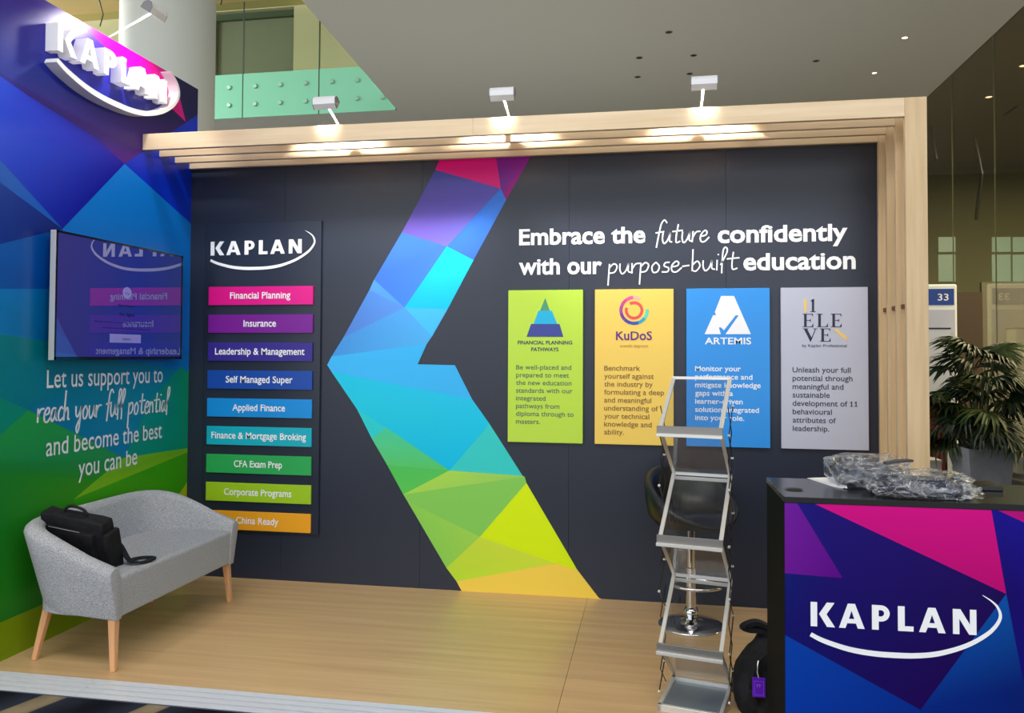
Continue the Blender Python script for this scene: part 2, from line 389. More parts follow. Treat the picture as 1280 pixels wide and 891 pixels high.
for a, b in ((-0.02, jx-0.001), (jx+0.001, 5.6)):
    bm = bm_()
    for i in range(4):
        y1 = YS-0.002-i*0.038; y0 = y1-0.029; z1 = -i*0.006
        hexa(bm, [(a, y0, -0.03), (b, y0, -0.03), (b, y1, -0.03), (a, y1, -0.03)], [(a, y0, z1-0.004), (b, y0, z1-0.004), (b, y1, z1), (a, y1, z1)])
    obj('metal_strip', bm, STR, edge)
    obj('groove', bx(a, b, YS-0.148, YS-0.002, -0.03, -0.026), GRV, edge)

# back wall: five charcoal panels
wb = tag(empty('wall_back', (0, 0, 0)), kind='structure')
seams = [0.0, 0.735, 1.748, 2.767, 3.782, 4.81]
for a, b in zip(seams, seams[1:]): obj('wall_panel', bx(a+0.0008, b-0.0008, 0.0, 0.02, 0, 2.98), BLACKW, wb)
obj('wall_core', bx(0.0, 4.81, 0.021, 0.10, 0, 2.98), BLK, wb)
# left wall in two courses
wl = tag(empty('wall_left', (0, 0, 0)), kind='structure')
zs = at(160, 297, 0, 0).z
WLC = mat('wall_core_blue', rgb(8, 20, 80), 0.4)
for a, b in ((0.0, zs-0.0015), (zs+0.0015, 3.548)): obj('wall_panel', bx(-0.02, 0, -1.84, 0.066, a, b), WLC, wl)
obj('wall_core', bx(-0.10, -0.021, -1.84, 0.066, -0.03, 3.548), BLK, wl)
Zt, Y0, Y1 = 3.548, -1.84, 0.066
def cl_left(p):
    p.y = max(Y0, min(Y1, p.y)); p.z = max(0.0, min(Zt, p.z)); return p
IND, BL1, BL2, BL3 = (30, 12, 112), (0, 52, 190), (0, 24, 150), (4, 118, 200)
LW = [
 ([(-60, -60), (-60, 60), (0, 95), (34, 119), (117, 171), (155.6, 204.8), (178, 190), (232, 152), (132, 59), (93, 21), (56, -30)], [(60, 40, 140), (20, 50, 170), (30, 20, 150), (30, 12, 130), (42, 0, 150), (88, 26, 130), (70, 20, 130), (25, 10, 90), (50, 25, 160), (60, 40, 180), (80, 60, 170)]),
 ([(93, 21), (56, -30), (90, -30), (218, 60), (218, 97), (232, 152), (132, 59)], (225, 0, 150)),
 ([(218, 97), (218, 60), (260, 60), (260, 172), (178, 190), (232, 152)], [(20, 10, 80), (20, 10, 80), (18, 12, 80), (10, 20, 90), (10, 60, 150), (20, 20, 100)]),
 ([(-60, 60), (-60, 160), (0, 200), (78, 286), (155.6, 204.8), (117, 171), (34, 119), (0, 95)], [(0, 84, 240), (0, 72, 232), (0, 54, 210), (0, 20, 165), (5, 10, 165), (10, 20, 185), (0, 50, 220), (0, 72, 238)]),
 ([(155.6, 204.8), (178, 190), (260, 150), (260, 298), (239, 280)], (0, 46, 205)),
 ([(155.6, 204.8), (239, 280), (260, 298), (260, 440), (160, 455), (78, 430), (78, 286)], [(0, 128, 228), (2, 124, 226), (2, 120, 222), (10, 108, 215), (0, 114, 190), (0, 114, 190), (0, 120, 215)]),
 ([(-60, 160), (-60, 182), (0, 228), (78, 286), (0, 200)], (14, 96, 196)),
 ([(-60, 182), (-60, 330), (0, 305), (78, 286), (0, 228)], [(0, 50, 150), (0, 50, 150), (0, 44, 140), (0, 30, 120), (0, 60, 160)]),
 ([(-60, 330), (-60, 361), (0, 361), (80, 361), (78, 286), (0, 305)], [(0, 84, 170), (0, 80, 165), (0, 80, 165), (0, 60, 150), (0, 70, 160), (0, 90, 180)]),
 ([(-60, 361), (-60, 405), (0, 417), (78, 430), (80, 361), (0, 361)], [(0, 120, 190)]*2+[(0, 122, 188), (0, 90, 150), (0, 90, 160), (0, 120, 192)]),
 ([(-60, 405), (-60, 470), (0, 497), (35, 512.5), (78, 490), (78, 430), (0, 417)], [(0, 120, 132), (0, 120, 130), (0, 118, 132), (0, 110, 140), (0, 116, 145), (0, 110, 130), (0, 120, 130)]),
 ([(-60, 470), (-60, 575), (0, 544), (35, 512.5), (0, 497)], (0, 132, 112)),
 ([(78, 430), (160, 455), (200, 452), (226, 458), (190, 495), (155, 572), (35, 512.5), (78, 490)], [(0, 118, 140), (0, 118, 150), (0, 120, 170), (0, 130, 175), (0, 132, 160), (0, 120, 175), (0, 112, 158), (0, 116, 150)]),
 ([(178, 455), (226, 463), (234, 465), (260, 440), (200, 444)], [(0, 120, 185), (0, 120, 205), (0, 118, 205), (0, 110, 200), (0, 112, 190)]),
 ([(260, 440), (234, 465), (226, 458), (190, 495), (155, 572), (234, 560), (260, 555)], [(0, 140, 120), (0, 150, 110), (0, 140, 130), (0, 142, 142), (0, 138, 128), (0, 148, 112), (0, 148, 112)]),
 ([(35, 512.5), (0, 544), (-60, 575), (-60, 590), (0, 590), (120, 600), (155, 572)], [(30, 150, 66), (28, 146, 70), (20, 140, 70), (16, 124, 44), (16, 124, 44), (36, 136, 30), (30, 140, 80)]),
 ([(-60, 590), (-60, 800), (0, 778), (42, 760), (130, 720), (92, 624), (120, 600), (0, 590)], [(14, 124, 40), (24, 118, 30), (24, 118, 30), (20, 112, 30), (20, 112, 24), (46, 140, 14), (46, 140, 20), (16, 126, 40)]),
 ([(155, 572), (120, 600), (92, 624), (234, 565), (260, 556), (260, 555), (234, 560)], [(120, 178, 30), (110, 176, 28), (128, 186, 12), (116, 176, 20), (110, 172, 20), (110, 172, 20), (104, 170, 30)]),
 ([(92, 624), (130, 720), (226, 614), (234, 602), (260, 570), (260, 556), (234, 565)], (58, 158, 12)),
 ([(226, 614), (130, 720), (234, 740), (260, 740), (260, 570), (234, 602)], (165, 190, 10)),
 ([(-60, 800), (-60, 900), (130, 900), (234, 740), (130, 720), (42, 760), (0, 778)], (116, 140, 6)),
]
UL = [([(-60, -60), (260, -60), (260, 300), (-60, 300)], (4, 50, 170)), ([(-60, 300), (260, 300), (260, 600), (-60, 540)], (0, 120, 170)), ([(-60, 540), (260, 600), (260, 900), (-60, 900)], (40, 140, 20))]
facets('printed_base', UL, 0, 0.0, 0.0006, wl, FACETL, cl_left)
facets('printed_graphic', LW, 0, 0.0, 0.0012, wl, FACETL, cl_left)
LM = left_map(0.003)
def yl(x, y): return at(x, y, 0, 0.003)
bm = bm_()
OFFW = mat('white_wall_lettering', rgb(222, 228, 238), 0.45)
def wl_text(s, x0, yb0, x1, yb1, cap, off=0.006):
    a, b = yl(x0, yb0), yl(x1, yb1); bm = bm_(); text(bm, s, a.y, b.y, a.z, cap, LM, off, 0.002, v1=b.z); obj('wall_lettering', bm, OFFW, wl)
wl_text('Let us support you to', 58, 485, 203, 477.5, 0.098)
wl_text('and become the best', 57, 570.5, 202, 547, 0.098)
wl_text('you can be', 97.5, 596.5, 171, 580, 0.098)
a, b = yl(46, 528.5), yl(211, 514); bm = bm_(); hand(bm, 'reach your full potential', a.y, b.y, a.z, b.z, 0.078, 0.0105, LM, 0.003, 0.1)
obj('wall_lettering', bm, OFFW, wl)

# the K shaped graphic on the back wall
tip = (409, 456)
KG = [
 ([(550, 196), (548, 203), (544.2, 212), (626, 235.6), (620.5, 199), (619, 190), (553, 190)], [(225, 0, 125)]*3+[(205, 40, 125), (218, 0, 130), (220, 0, 130), (225, 0, 125)]),
 ([(619, 190), (620.5, 199), (626, 235.6), (632.7, 250), (662, 198), (667, 190)], [(130, 20, 140), (130, 20, 140), (105, 50, 150), (165, 30, 130), (150, 20, 150), (150, 20, 150)]),
 ([(544.2, 212), (502.5, 290.3), (558.5, 308), (626, 235.6)], [(72, 80, 160), (112, 90, 190), (118, 108, 208), (92, 88, 185)]),
 ([(626, 235.6), (558.5, 308), (592, 325), (632.7, 250)], [(58, 125, 225), (60, 120, 225), (62, 112, 205), (66, 130, 235)]),
 ([(502.5, 290.3), (467.7, 349.5), (505.8, 384.3), (558.5, 308)], [(66, 125, 225), (64, 115, 212), (66, 130, 235), (66, 120, 225)]),
 ([(558.5, 308), (505.8, 384.3), (559.5, 386.3), (592, 325)], [(25, 205, 250), (25, 190, 248), (22, 190, 248), (30, 205, 250)]),
 ([(505.8, 384.3), (540, 420.5), (559.5, 386.3)], (70, 186, 250)),
 ([(467.7, 349.5), (461.8, 362.5), (505.8, 384.3)], (82, 152, 232)),
 ([(461.8, 362.5), (429.3, 421.8), (505.8, 384.3)], [(80, 136, 218), (82, 130, 215), (88, 145, 228)]),
 ([(429.3, 421.8), (414.6, 445.5), (533.5, 430), (540, 420.5), (505.8, 384.3)], [(72, 150, 225), (70, 150, 228), (78, 172, 238), (78, 172, 238), (80, 160, 235)]),
 ([(414.6, 445.5), tip, (414.4, 464.4), (590.4, 499.3), (568.6, 456.3), (522, 455.3), (533.5, 430)], [(64, 184, 250)]*3+[(60, 180, 245)]*4),
 ([(414.4, 464.4), (446.7, 511.9), (561.7, 588), (612, 529.8), (590.4, 499.3)], [(36, 198, 236), (34, 200, 230), (14, 190, 238), (26, 196, 235), (36, 196, 238)]),
 ([(612, 529.8), (561.7, 588), (653.3, 594.5)], (58, 204, 204)),
 ([(446.7, 511.9), (464.7, 547.8), (482.6, 534)], (46, 205, 212)),
 ([(482.6, 534), (464.7, 547.8), (484, 581), (561.7, 588)], [(70, 202, 160), (80, 205, 150), (90, 200, 115), (86, 200, 105)]),
 ([(484, 581), (504.2, 617.9), (561.7, 588)], [(80, 195, 95), (90, 200, 85), (84, 196, 95)]),
 ([(561.7, 588), (504.2, 617.9), (655.8, 595.6), (653.3, 594.5)], [(168, 218, 84), (168, 218, 84), (150, 210, 100), (150, 210, 100)]),
 ([(655.8, 595.6), (504.2, 617.9), (509.6, 626.8), (600, 670.7), (658, 603.5)], (132, 204, 92)),
 ([(509.6, 626.8), (558, 709.5), (600, 670.7)], [(138, 208, 88), (140, 208, 84), (160, 214, 84)]),
 ([(658, 603.5), (600, 670.7), (694.6, 704), (721.6, 712)], [(214, 242, 20)]*4),
 ([(600, 670.7), (558, 709.5), (570.7, 726.4), (694.6, 704)], [(200, 222, 66), (188, 222, 60), (190, 228, 60), (206, 228, 60)]),
 ([(694.6, 704), (570.7, 726.4), (577, 742), (577, 747), (752, 755), (748.5, 747), (721.6, 712)], [(244, 212, 84)]*7),
]
def cl_back(p): p.z = max(0.0, min(2.97, p.z)); return p
facets('printed_graphic', KG, 1, 0.0, -0.0012, wb, FACET, cl_back)
# headline
BM_ = back_map(-0.001)
for w_, a, b, v_ in (('Embrace the', 2.428, 3.268, 2.337), ('confidently', 3.729, 4.523, 2.326), ('with our', 2.427, 2.985, 2.137), ('education', 3.889, 4.570, 2.147)):
    bm = bm_(); text(bm, w_, a, b, v_, 0.106, BM_, 0.026, 0.003); obj('wall_lettering', bm, WHITE, wb)
for w_, a, b, v_, v2, xh, sl in (('future', 3.325, 3.67, 2.325, 2.335, .072, .12), ('purpose-built', 3.03, 3.86, 2.130, 2.150, .068, .05)):
    bm = bm_(); hand(bm, w_, a, b, v_, v2, xh, 0.009, BM_, 0.004, sl); obj('wall_lettering', bm, WHITE, wb)

# ceiling with atrium opening, atrium wall, tan ceiling
def slab(name, pts, z0, z1, m, parent=None):
    bm = bm_(); hexa(bm, [(x, y, z0) for x, y in pts], [(x, y, z1) for x, y in pts]); return obj(name, bm, m, parent)
cl = tag(empty('ceiling', (0, 0, 6)), kind='structure')
e0 = at(377, 0, 2, 6); e1 = at(497, 138, 2, 6); e2 = at(262, 150, 2, 6)
k = (e1.x-e0.x)/(e1.y-e0.y); YB = e1.y
slab('ceiling_slab', [(e0.x-k*(e0.y+12), -12), (7.9, -12), (7.9, YB), (e1.x, YB)], 6.0, 6.35, CEIL, cl)
slab('ceiling_slab', [(-12, YB), (7.9, YB), (7.9, 16), (-12, 16)], 6.0, 6.35, CEIL, cl)
tag(slab('ceiling_atrium', [(-12, -12), (1, -12), (1, 12), (-12, 12)], 8.35, 8.6, TAN), kind='structure')
wa = tag(empty('wall_atrium', (-5, YB+0.6, 6.35)), kind='structure')
YA = YB+0.6
ox1 = at(367, 50, 1, YA).x; ox0 = at(258, 50, 1, YA).x; oz1 = at(262, 16, 1, YA).z; oz0 = at(262, 93, 1, YA).z-0.3
obj('wall_segment', bx(ox1, 1, YA, YA+0.2, 6.35, 8.35), OLIVE, wa)
obj('wall_segment', bx(-12, ox0, YA, YA+0.2, 6.35, 8.35), OLIVE, wa)
obj('wall_segment', bx(ox0, ox1, YA, YA+0.2, oz1, 8.35), OLIVE, wa)
DG = mat('dark_recess', rgb(120, 120, 112), 0.8); DG2 = mat('recess_frame', rgb(40, 62, 46), 0.6)
obj('recess_back', bx(ox0-.1, ox1+.1, YA+0.21, YA+0.3, 6.35, 8.35), DG, wa)
obj('recess_frame', box(box(box(bm_(), ox0, ox1, YA+0.12, YA+.20, oz1-0.12, oz1), ox0, ox0+.14, YA+.12, YA+.2, 6.35, oz1-.121), ox1-.05, ox1, YA+.12, YA+.2, 6.35, oz1-.121), DG2, wa)
# green glass balustrade: panes and frosted fascia panels with round fixings
FIXM = mat('fixing_steel', rgb(140, 185, 168), .4, .3)
bal = tag(empty('glass_balustrade', (-3, YB, 6)), 'green glass balustrade with frosted aqua lower panels at the ceiling opening', 'balustrade')
pj_end = e1.x-.02
pj = [at(262, 120, 1, YB).x-3.2, at(262, 120, 1, YB).x-0.9, at(304.5, 120, 1, YB).x, at(399.5, 120, 1, YB).x, pj_end]
zf = at(262, 95, 1, YB).z
for a, b in zip(pj, pj[1:]):
    pn = obj('glass_pane', bx(a+.012, b-.012, YB-0.03, YB-0.018, zf, 8.2), GLASSG, bal)
    fp = obj('frosted_panel', bx(a+.012, b-.012, YB-0.035, YB-0.015, 6.0, zf-.01), FROST, bal)
    obj('joint', bx(b-.012, b+.012, YB-0.03, YB-0.016, 6.0, 8.2), DG2, bal)
    for j in range(3):
        for zz in (0.22, 0.62):
            x = a+(b-a)*(0.17+0.33*j); bmf = bm_(); lathe(bmf, [(0, 0), (.035, 0), (.045, .012), (.045, .03)], (0, 0, 0), 14)
            bmf.transform(Matrix.Translation((x, YB-0.066, 6+zz*zf*0+zz*(zf-6)+0.06)) @ Matrix.Rotation(-PI/2, 4, 'X'))
            obj('round_fixing', bmf, FIXM, fp)
# column
bm = bm_(); lathe(bm, [(0, -0.03), (0.452, -0.03), (0.452, 8.35), (0, 8.35)], (-1.535, 2.0, 0), 64)
tag(obj('column', bm, COLM, smooth=False, base=(-1.535, 2.0, -0.03)), 'thick round white column behind the blue wall', 'column')
for p in bpy.data.objects['column'].data.polygons: p.use_smooth = abs(p.normal.z) < 0.5

# right: smoky glass wall with the room behind it
gw = tag(empty('window_1', (7.9, 6, 0)), kind='structure')
gy = [-6, -3.4, -0.8, 1.8]
ya = at(1280-6, 200, 0, 7.9).y; yb = at(1243, 200, 0, 7.9).y; yc = at(1190, 200, 0, 7.9).y
gy = [yb-4*(2.6), yb-2.9, yb, yc, yc+3.4, 15]
for a, b in zip(gy, gy[1:]):
    obj('glass_pane', bx(7.9, 7.912, a+.006, b-.006, -0.03, 6.0), DARKG, gw)
    obj('glass_joint', bx(7.899, 7.913, b-.006, b+.006, -0.03, 6.0), mat('joint_silicone', rgb(120, 118, 90), 0.5), gw)
OL = mat('olive_soffit', rgb(116, 104, 66), 0.8); BR = mat('brown_panel', rgb(58, 32, 24), 0.6); GB = mat('beige_panel', rgb(110, 106, 92), 0.7)
tag(obj('ceiling_room', bx(7.92, 16, -4, 16, 6.0, 6.2), OL), kind='structure')
tag(obj('wall_right', bx(16, 16.2, -4.2, 15.2, -0.03, 6.2), OL), kind='structure')
tag(obj('wall_near', bx(7.92, 16, -4.2, -4.0, -0.03, 6.2), OL), kind='structure')
wf = tag(empty('wall_far', (10, 15, 0)), kind='structure')
obj('wall_segment', bx(7.92, 16, 15, 15.2, -0.03, 6.0), mat('far_wall_paint', rgb(120, 120, 92), 0.8), wf)
PANE = mat('daylit_pane', rgb(150, 175, 170), 0.3, emit=rgb(170, 200, 190), es=0.45)
for (xa, xb) in ((1173, 1194), (1240, 1263), (1266, 1290)):
    for ya_, yb_ in ((296, 315), (318, 352)):
        p0, p1 = at(xa, yb_, 1, 14.98), at(xb, ya_, 1, 14.98); obj('pane', bx(p0.x, p1.x, 14.97, 14.995, p0.z, p1.z), PANE, wf)
p0, p1 = at(1196, 440, 1, 12), at(1228, 365, 1, 12)
tag(obj('partition', bx(p0.x, p1.x, 12, 12.1, -0.03, p1.z), BR, base=(p0.x, 12, -0.03)), 'dark brown upright panel behind the smoky glass', 'panel')
p0, p1 = at(1228, 440, 1, 12.2), at(1300, 352, 1, 12.2)
tag(obj('partition', bx(p0.x, p1.x+1, 12.2, 12.3, -0.03, p1.z), GB, base=(p0.x, 12.2, -0.03)), 'grey beige panel beyond the glass above the palm', 'panel')
tag(obj('wall_hall', bx(-12, 7.88, 15.5, 15.7, -0.03, 6.0), mat('hall_wall_paint', rgb(128, 126, 108), 0.8)), kind='structure')
# ceiling fixtures
def downlight(x, y, z, r, label, lit, group=None):
    e = tag(empty('ceiling_downlight', (x, y, z)), label, 'ceiling light', group)
    bm = bm_(); lathe(bm, [(r*.72, -0.004), (r, -0.006), (r, 0.0), (r*.72, 0.0)], (x, y, z), 24); obj('trim_ring', bm, mat('ring', rgb(150, 145, 135), .5), e)
    bm = bm_(); lathe(bm, [(0, -0.003), (r*.74, -0.003), (r*.74, 0)], (x, y, z), 24)
    obj('lamp_disc', bm, mat('lamp_on', rgb(255, 230, 200), .4, emit=(1, .8, .6, 1), es=3.0) if lit == 1 else mat('lamp_dim', rgb(60, 60, 55) if lit == 0 else rgb(8, 8, 8), .5), e)
for x, y, lit, lab in ((1131, 47, 1, 'brightest lit round downlight high in the grey ceiling at the right'), (1093, 91, 1, 'small lit downlight just above the right end of the timber frame'),
                       (836, 40, 0, 'unlit flush disc in the ceiling above the black downlights'), (1020, 76, 0, 'unlit flush disc in the ceiling between the lit downlights and the black ones'),
                       (799, 72, 2, 'black twin downlight, back left of four in the ceiling'), (867, 69, 2, 'black twin downlight, back right of four in the ceiling'),
                       (797, 96, 2, 'black twin downlight, front left of four in the ceiling'), (862, 92, 2, 'black twin downlight, above the right floodlight')):
    p = at(x, y, 2, 6.0); downlight(p.x, p.y, 6.0, 0.055 if lit == 1 and y < 60 else 0.05, lab, lit)
for x, y, lab in ((1236, 121, 'warm downlight behind the smoky glass nearer the timber post'), (1279, 82, 'warm downlight behind the smoky glass at the picture edge')):
    p = at(x, y, 2, 6.0); downlight(p.x, p.y, 5.999, 0.07, lab, 1)
def rod(pix, Y, r, label):
    P = [at(x, y, 1, Y) for x, y in pix]; bm = bm_(); tube(bm, P, r, 6)
    # thin suspension wire up to the ceiling
    o = empty('hanging_rod', P[0]); tag(o, label, 'hanging sculpture', 'bent black rods hung from the ceilings')
    obj('rod', bm, BLK, o); zc = 8.35 if P[0].x < -1.3 else 6.0
    q = max(P, key=lambda v: v.z); obj('wire', tube(bm_(), [q, (q.x, q.y, zc)], 0.002, 4), DARKM, o)
rod([(1164, 158), (1170, 199), (1158, 208)], 10.5, 0.028, 'bent black rod hanging behind the glass beside the timber post')
rod([(1218, 172), (1227, 218), (1220, 275)], 10.5, 0.030, 'long bent black rod hanging behind the glass, right of the first')
rod([(1226, 108), (1242, 97)], 10.0, 0.030, 'short straight black rod by the warm downlight behind the glass')
rod([(1255, 145), (1274, 132)], 10.0, 0.030, 'short straight black rod behind the glass nearest the picture edge')
rod([(123, -4), (129, 18), (125, 33)], 5.5, 0.009, 'thin bent black rod hanging left of the white column')
rod([(276, 6), (279, -6)], 6.5, 0.009, 'thin black rod hanging right of the white column')

# kiosk beyond
YK = 7.3
p0 = at(1197, 355, 1, YK); ks = tag(empty('booth_sign_panel', (p0.x-.5, YK, -0.03)), 'white framed booth panel with blue number 33 sign beyond the palm', 'booth panel')
WK = mat('booth_white', rgb(226, 230, 235), .5); LIL = mat('lilac_panel', rgb(182, 184, 206), .6)
def kz(y): return at(1180, y, 1, YK).z
def kx(x): return at(x, 400, 1, YK).x
bm = bx(kx(1197)-1.1, kx(1197), YK, YK+.08, -0.03, kz(355)); obj('frame', bm, WK, ks, bevel=0.03, seg=3)
obj('poster_panel', bx(kx(1197)-1.06, kx(1193.5), YK-.006, YK, -0.0, kz(387)), LIL, ks)
nb = obj('number_board', bx(kx(1197)-1.0, kx(1192.5), YK-.012, YK, kz(381), kz(361)), mat('sign_blue', rgb(36, 66, 150), .4), ks)
bm = bm_(); text(bm, '33', kx(1172), kx(1185.5), kz(375.5), kz(367)-kz(375.5), back_map(YK-.012), .01, .003); obj('number', bm, WHITE, nb)
obj('leaflet_box', bx(kx(1150), kx(1177), YK-.35, YK-.02, kz(600), kz(412)), mat('booth_grey_white', rgb(200, 204, 216), .5), ks)
obj('leaflet_box_top', bx(kx(1150), kx(1177.4), YK-.36, YK-.01, kz(412), kz(410.5)), DARKM, ks)
YR = 6.0
p0 = at(1150, 600, 1, YR); p1 = at(1184, 500, 1, YR)
RED = mat('dark_red', rgb(92, 14, 22), .8)
rc = tag(empty('red_screen', (p0.x, YR, -0.03)), 'dark red fabric screen beside the grey planter, mostly behind the post', 'screen')
obj('fabric', bx(p0.x, p1.x-.03, YR, YR+.05, 0.0, p1.z), RED, rc, bevel=.008); obj('frame', box(bx(p0.x-.02, p1.x, YR+.01, YR+.04, -0.03, 0.0), p1.x-.03, p1.x, YR+.01, YR+.04, 0, p1.z), BLK, rc)
p0, p1 = at(1150, 610, 1, 4.2), at(1177, 575, 1, 4.2)
p0, p1 = at(1150, 607, 1, 5.2), at(1177, 575, 1, 5.2)
cb = tag(empty('carton', (p0.x, 5.2, -0.03)), 'small pale grey carton on the floor in front of the red screen', 'box')
obj('carton_body', bx(p0.x, p1.x, 5.2, 5.5, -0.03, p1.z-.01), mat('pale_carton', rgb(170, 168, 180), .7), cb, bevel=.004); obj('lid', bx(p0.x-.004, p1.x+.004, 5.196, 5.504, p1.z-.03, p1.z), mat('carton_lid', rgb(176, 174, 186), .7), cb, bevel=.003)

# ================================================================ planter with palm
PX0, PX1, PYF, PYB, PZ = 6.64, 7.10, 4.0, 4.55, 0.605
pl = tag(empty('potted_palm', ((PX0+PX1)/2, (PYF+PYB)/2, -0.03)), 'dark green fan palm in a tapered grey planter beside the glass wall', 'potted plant')
def planter():
    bm = bm_(); t = .045; zb = -0.0
    def ring(i, z, ins): return [(PX0+i+ins, PYF+i+ins, z), (PX1-i-ins, PYF+i+ins, z), (PX1-i-ins, PYB-i-ins, z), (PX0+i+ins, PYB-i-ins, z)]
    R = [ring(.05, -0.03, 0), ring(0, PZ, 0), ring(0, PZ, .025), ring(.01, PZ-.06, .025)]
    V = [[bm.verts.new(p) for p in r] for r in R]
    bm.faces.new(V[0][::-1]); bm.faces.new(V[-1])
    for A, B in zip(V, V[1:]):
        for i in range(4): bm.faces.new((A[i], A[(i+1) % 4], B[(i+1) % 4], B[i]))
    return bm
obj('planter', planter(), noisy(mat('grey_fibre', rgb(128, 132, 142), .55), rgb(120, 124, 134), rgb(136, 140, 150), (1, 1, 1), 6), pl, bevel=.006)
obj('soil', bx(PX0+.03, PX1-.03, PYF+.03, PYB-.03, PZ-.07, PZ-.05), mat('soil', rgb(40, 30, 22), .9), pl)
LEAF = [noisy(mat('palm_leaf_%d' % i, c, .5), c, d, (1, 1, 1), 3) for i, (c, d) in enumerate((((rgb(14, 28, 12)), rgb(28, 44, 14)), (rgb(36, 54, 14), rgb(60, 76, 22)), (rgb(14, 36, 22), rgb(22, 48, 24))))]
STEMM = mat('palm_stem', rgb(60, 70, 36), .6)
pc = Vector(((PX0+PX1)/2, (PYF+PYB)/2, PZ-.05))
def fan_mesh(L, nb, seed):
    rnd = random.Random(seed); bm = bm_()
    for i in range(nb):
        a = math.radians(-100+200*i/(nb-1)) + rnd.uniform(-.05, .05); ln = L*(0.75+.25*math.cos(a*.7))*rnd.uniform(.85, 1.08)
        d = Vector((math.cos(a), math.sin(a), 0)); s = Vector((-math.sin(a), math.cos(a), 0)); wd = L*.062; seg = 5; prev = None
        for j in range(seg+1):
            t = j/seg; c = d*ln*t + Vector((0, 0, -.55*ln*t*t*t*rnd.uniform(.8, 1.2) if j else 0)); ww = wd*(math.sin(PI*min(1, t*.85+.15))**.8)*(1 if j < seg else .1)+.0008
            lft = bm.verts.new(c+s*ww+Vector((0, 0, ww*.4))); mid = bm.verts.new(c); rgt = bm.verts.new(c-s*ww+Vector((0, 0, ww*.4)))
            if prev: bm.faces.new((prev[0], prev[1], mid, lft)); bm.faces.new((prev[1], prev[2], rgt, mid))
            prev = (lft, mid, rgt)
    return bm
fans = []
for v in range(4):
    me = bpy.data.meshes.new('frond'); b_ = fan_mesh(0.34, 17, v); b_.to_mesh(me); b_.free(); fans.append(me)
fan_by = {}
rnd = random.Random(3)
fr = []
for i in range(60):
    az = i*2.399+rnd.uniform(-.2, .2); el = math.radians(-4+80*((i*7) % 60)/60.0); ln = 0.45+0.55*rnd.random()
    tipv = pc + Vector((math.cos(az)*math.cos(el)*ln*.60, math.sin(az)*math.cos(el)*ln*.55, .14+math.sin(el)*ln*1.12))
    tipv.x = min(tipv.x, 7.62)
    fr.append((az, el, tipv))
for i, (az, el, tp) in enumerate(fr):
    mid = pc.lerp(tp, .55)+Vector((0, 0, .10)); base_ = pc+Vector((math.cos(az)*.05, math.sin(az)*.05, 0))
    st = obj('stem', tube(bm_(), smooth_line([tuple(base_), tuple(mid), tuple(tp)], 4), .008, 6, r1=.004), STEMM, pl)
    key = (i % 4, i % 3)
    if key not in fan_by:
        m2 = fans[key[0]].copy(); m2.materials.append(LEAF[key[1]]); fan_by[key] = m2
    f = bpy.data.objects.new('frond', fan_by[key]); C.objects.link(f); f.parent = pl
    q = Matrix.Translation(tp-root(pl)) @ Matrix.Rotation(az, 4, 'Z') @ Matrix.Rotation(-(el*.75)+.35, 4, 'Y') @ Matrix.Rotation(rnd.uniform(-.5, .5), 4, 'X')
    f.matrix_local = q

# ================================================================ timber portals
fr_ = tag(empty('timber_frame', (2.4, -0.3, 0)), 'pale wood canopy frame of four slim portals around the charcoal wall', 'wooden frame')
XI, XO, ZI, ZO = 4.70, 4.814, 2.934, 3.040
for i, yf in enumerate((-0.572, -0.392, -0.212, -0.032)):
    d = 0.032 if i < 3 else 0.031
    js = [0.001, at(591, 160, 1, yf).x if i == 0 else (1.9+.5*i), XI if i else XI]
    ptl = obj('portal_post', bx(XI, XO, yf, yf+d, 0.0, ZO), WOODZ, fr_, bevel=.0015, seg=1)
    xs_ = [0.001, at(591, 160, 1, -.572).x, XI-.0005] if i == 0 else [0.001, XI-.0005]
    for a, b in zip(xs_, xs_[1:]): obj('portal_beam', bx(a+.0004, b-.0004, yf, yf+d, ZI, ZO), WOODX, fr_, bevel=.0015, seg=1)
DKP = mat('dark_wood_spacer', rgb(112, 72, 44), .6)
for yf in (-0.54, -0.36, -0.18):
    obj('spacer', bx(4.722, 4.745, yf, yf+.148, 1.872, 1.895), DKP, fr_)
    obj('spacer', bx(4.722, 4.745, yf, yf+.148, 0.7, .723), DKP, fr_)
    for xx in (0.9, 2.4, 3.9): obj('spacer', bx(xx, xx+.04, yf, yf+.148, ZO-.03, ZO-.004), DKP, fr_)

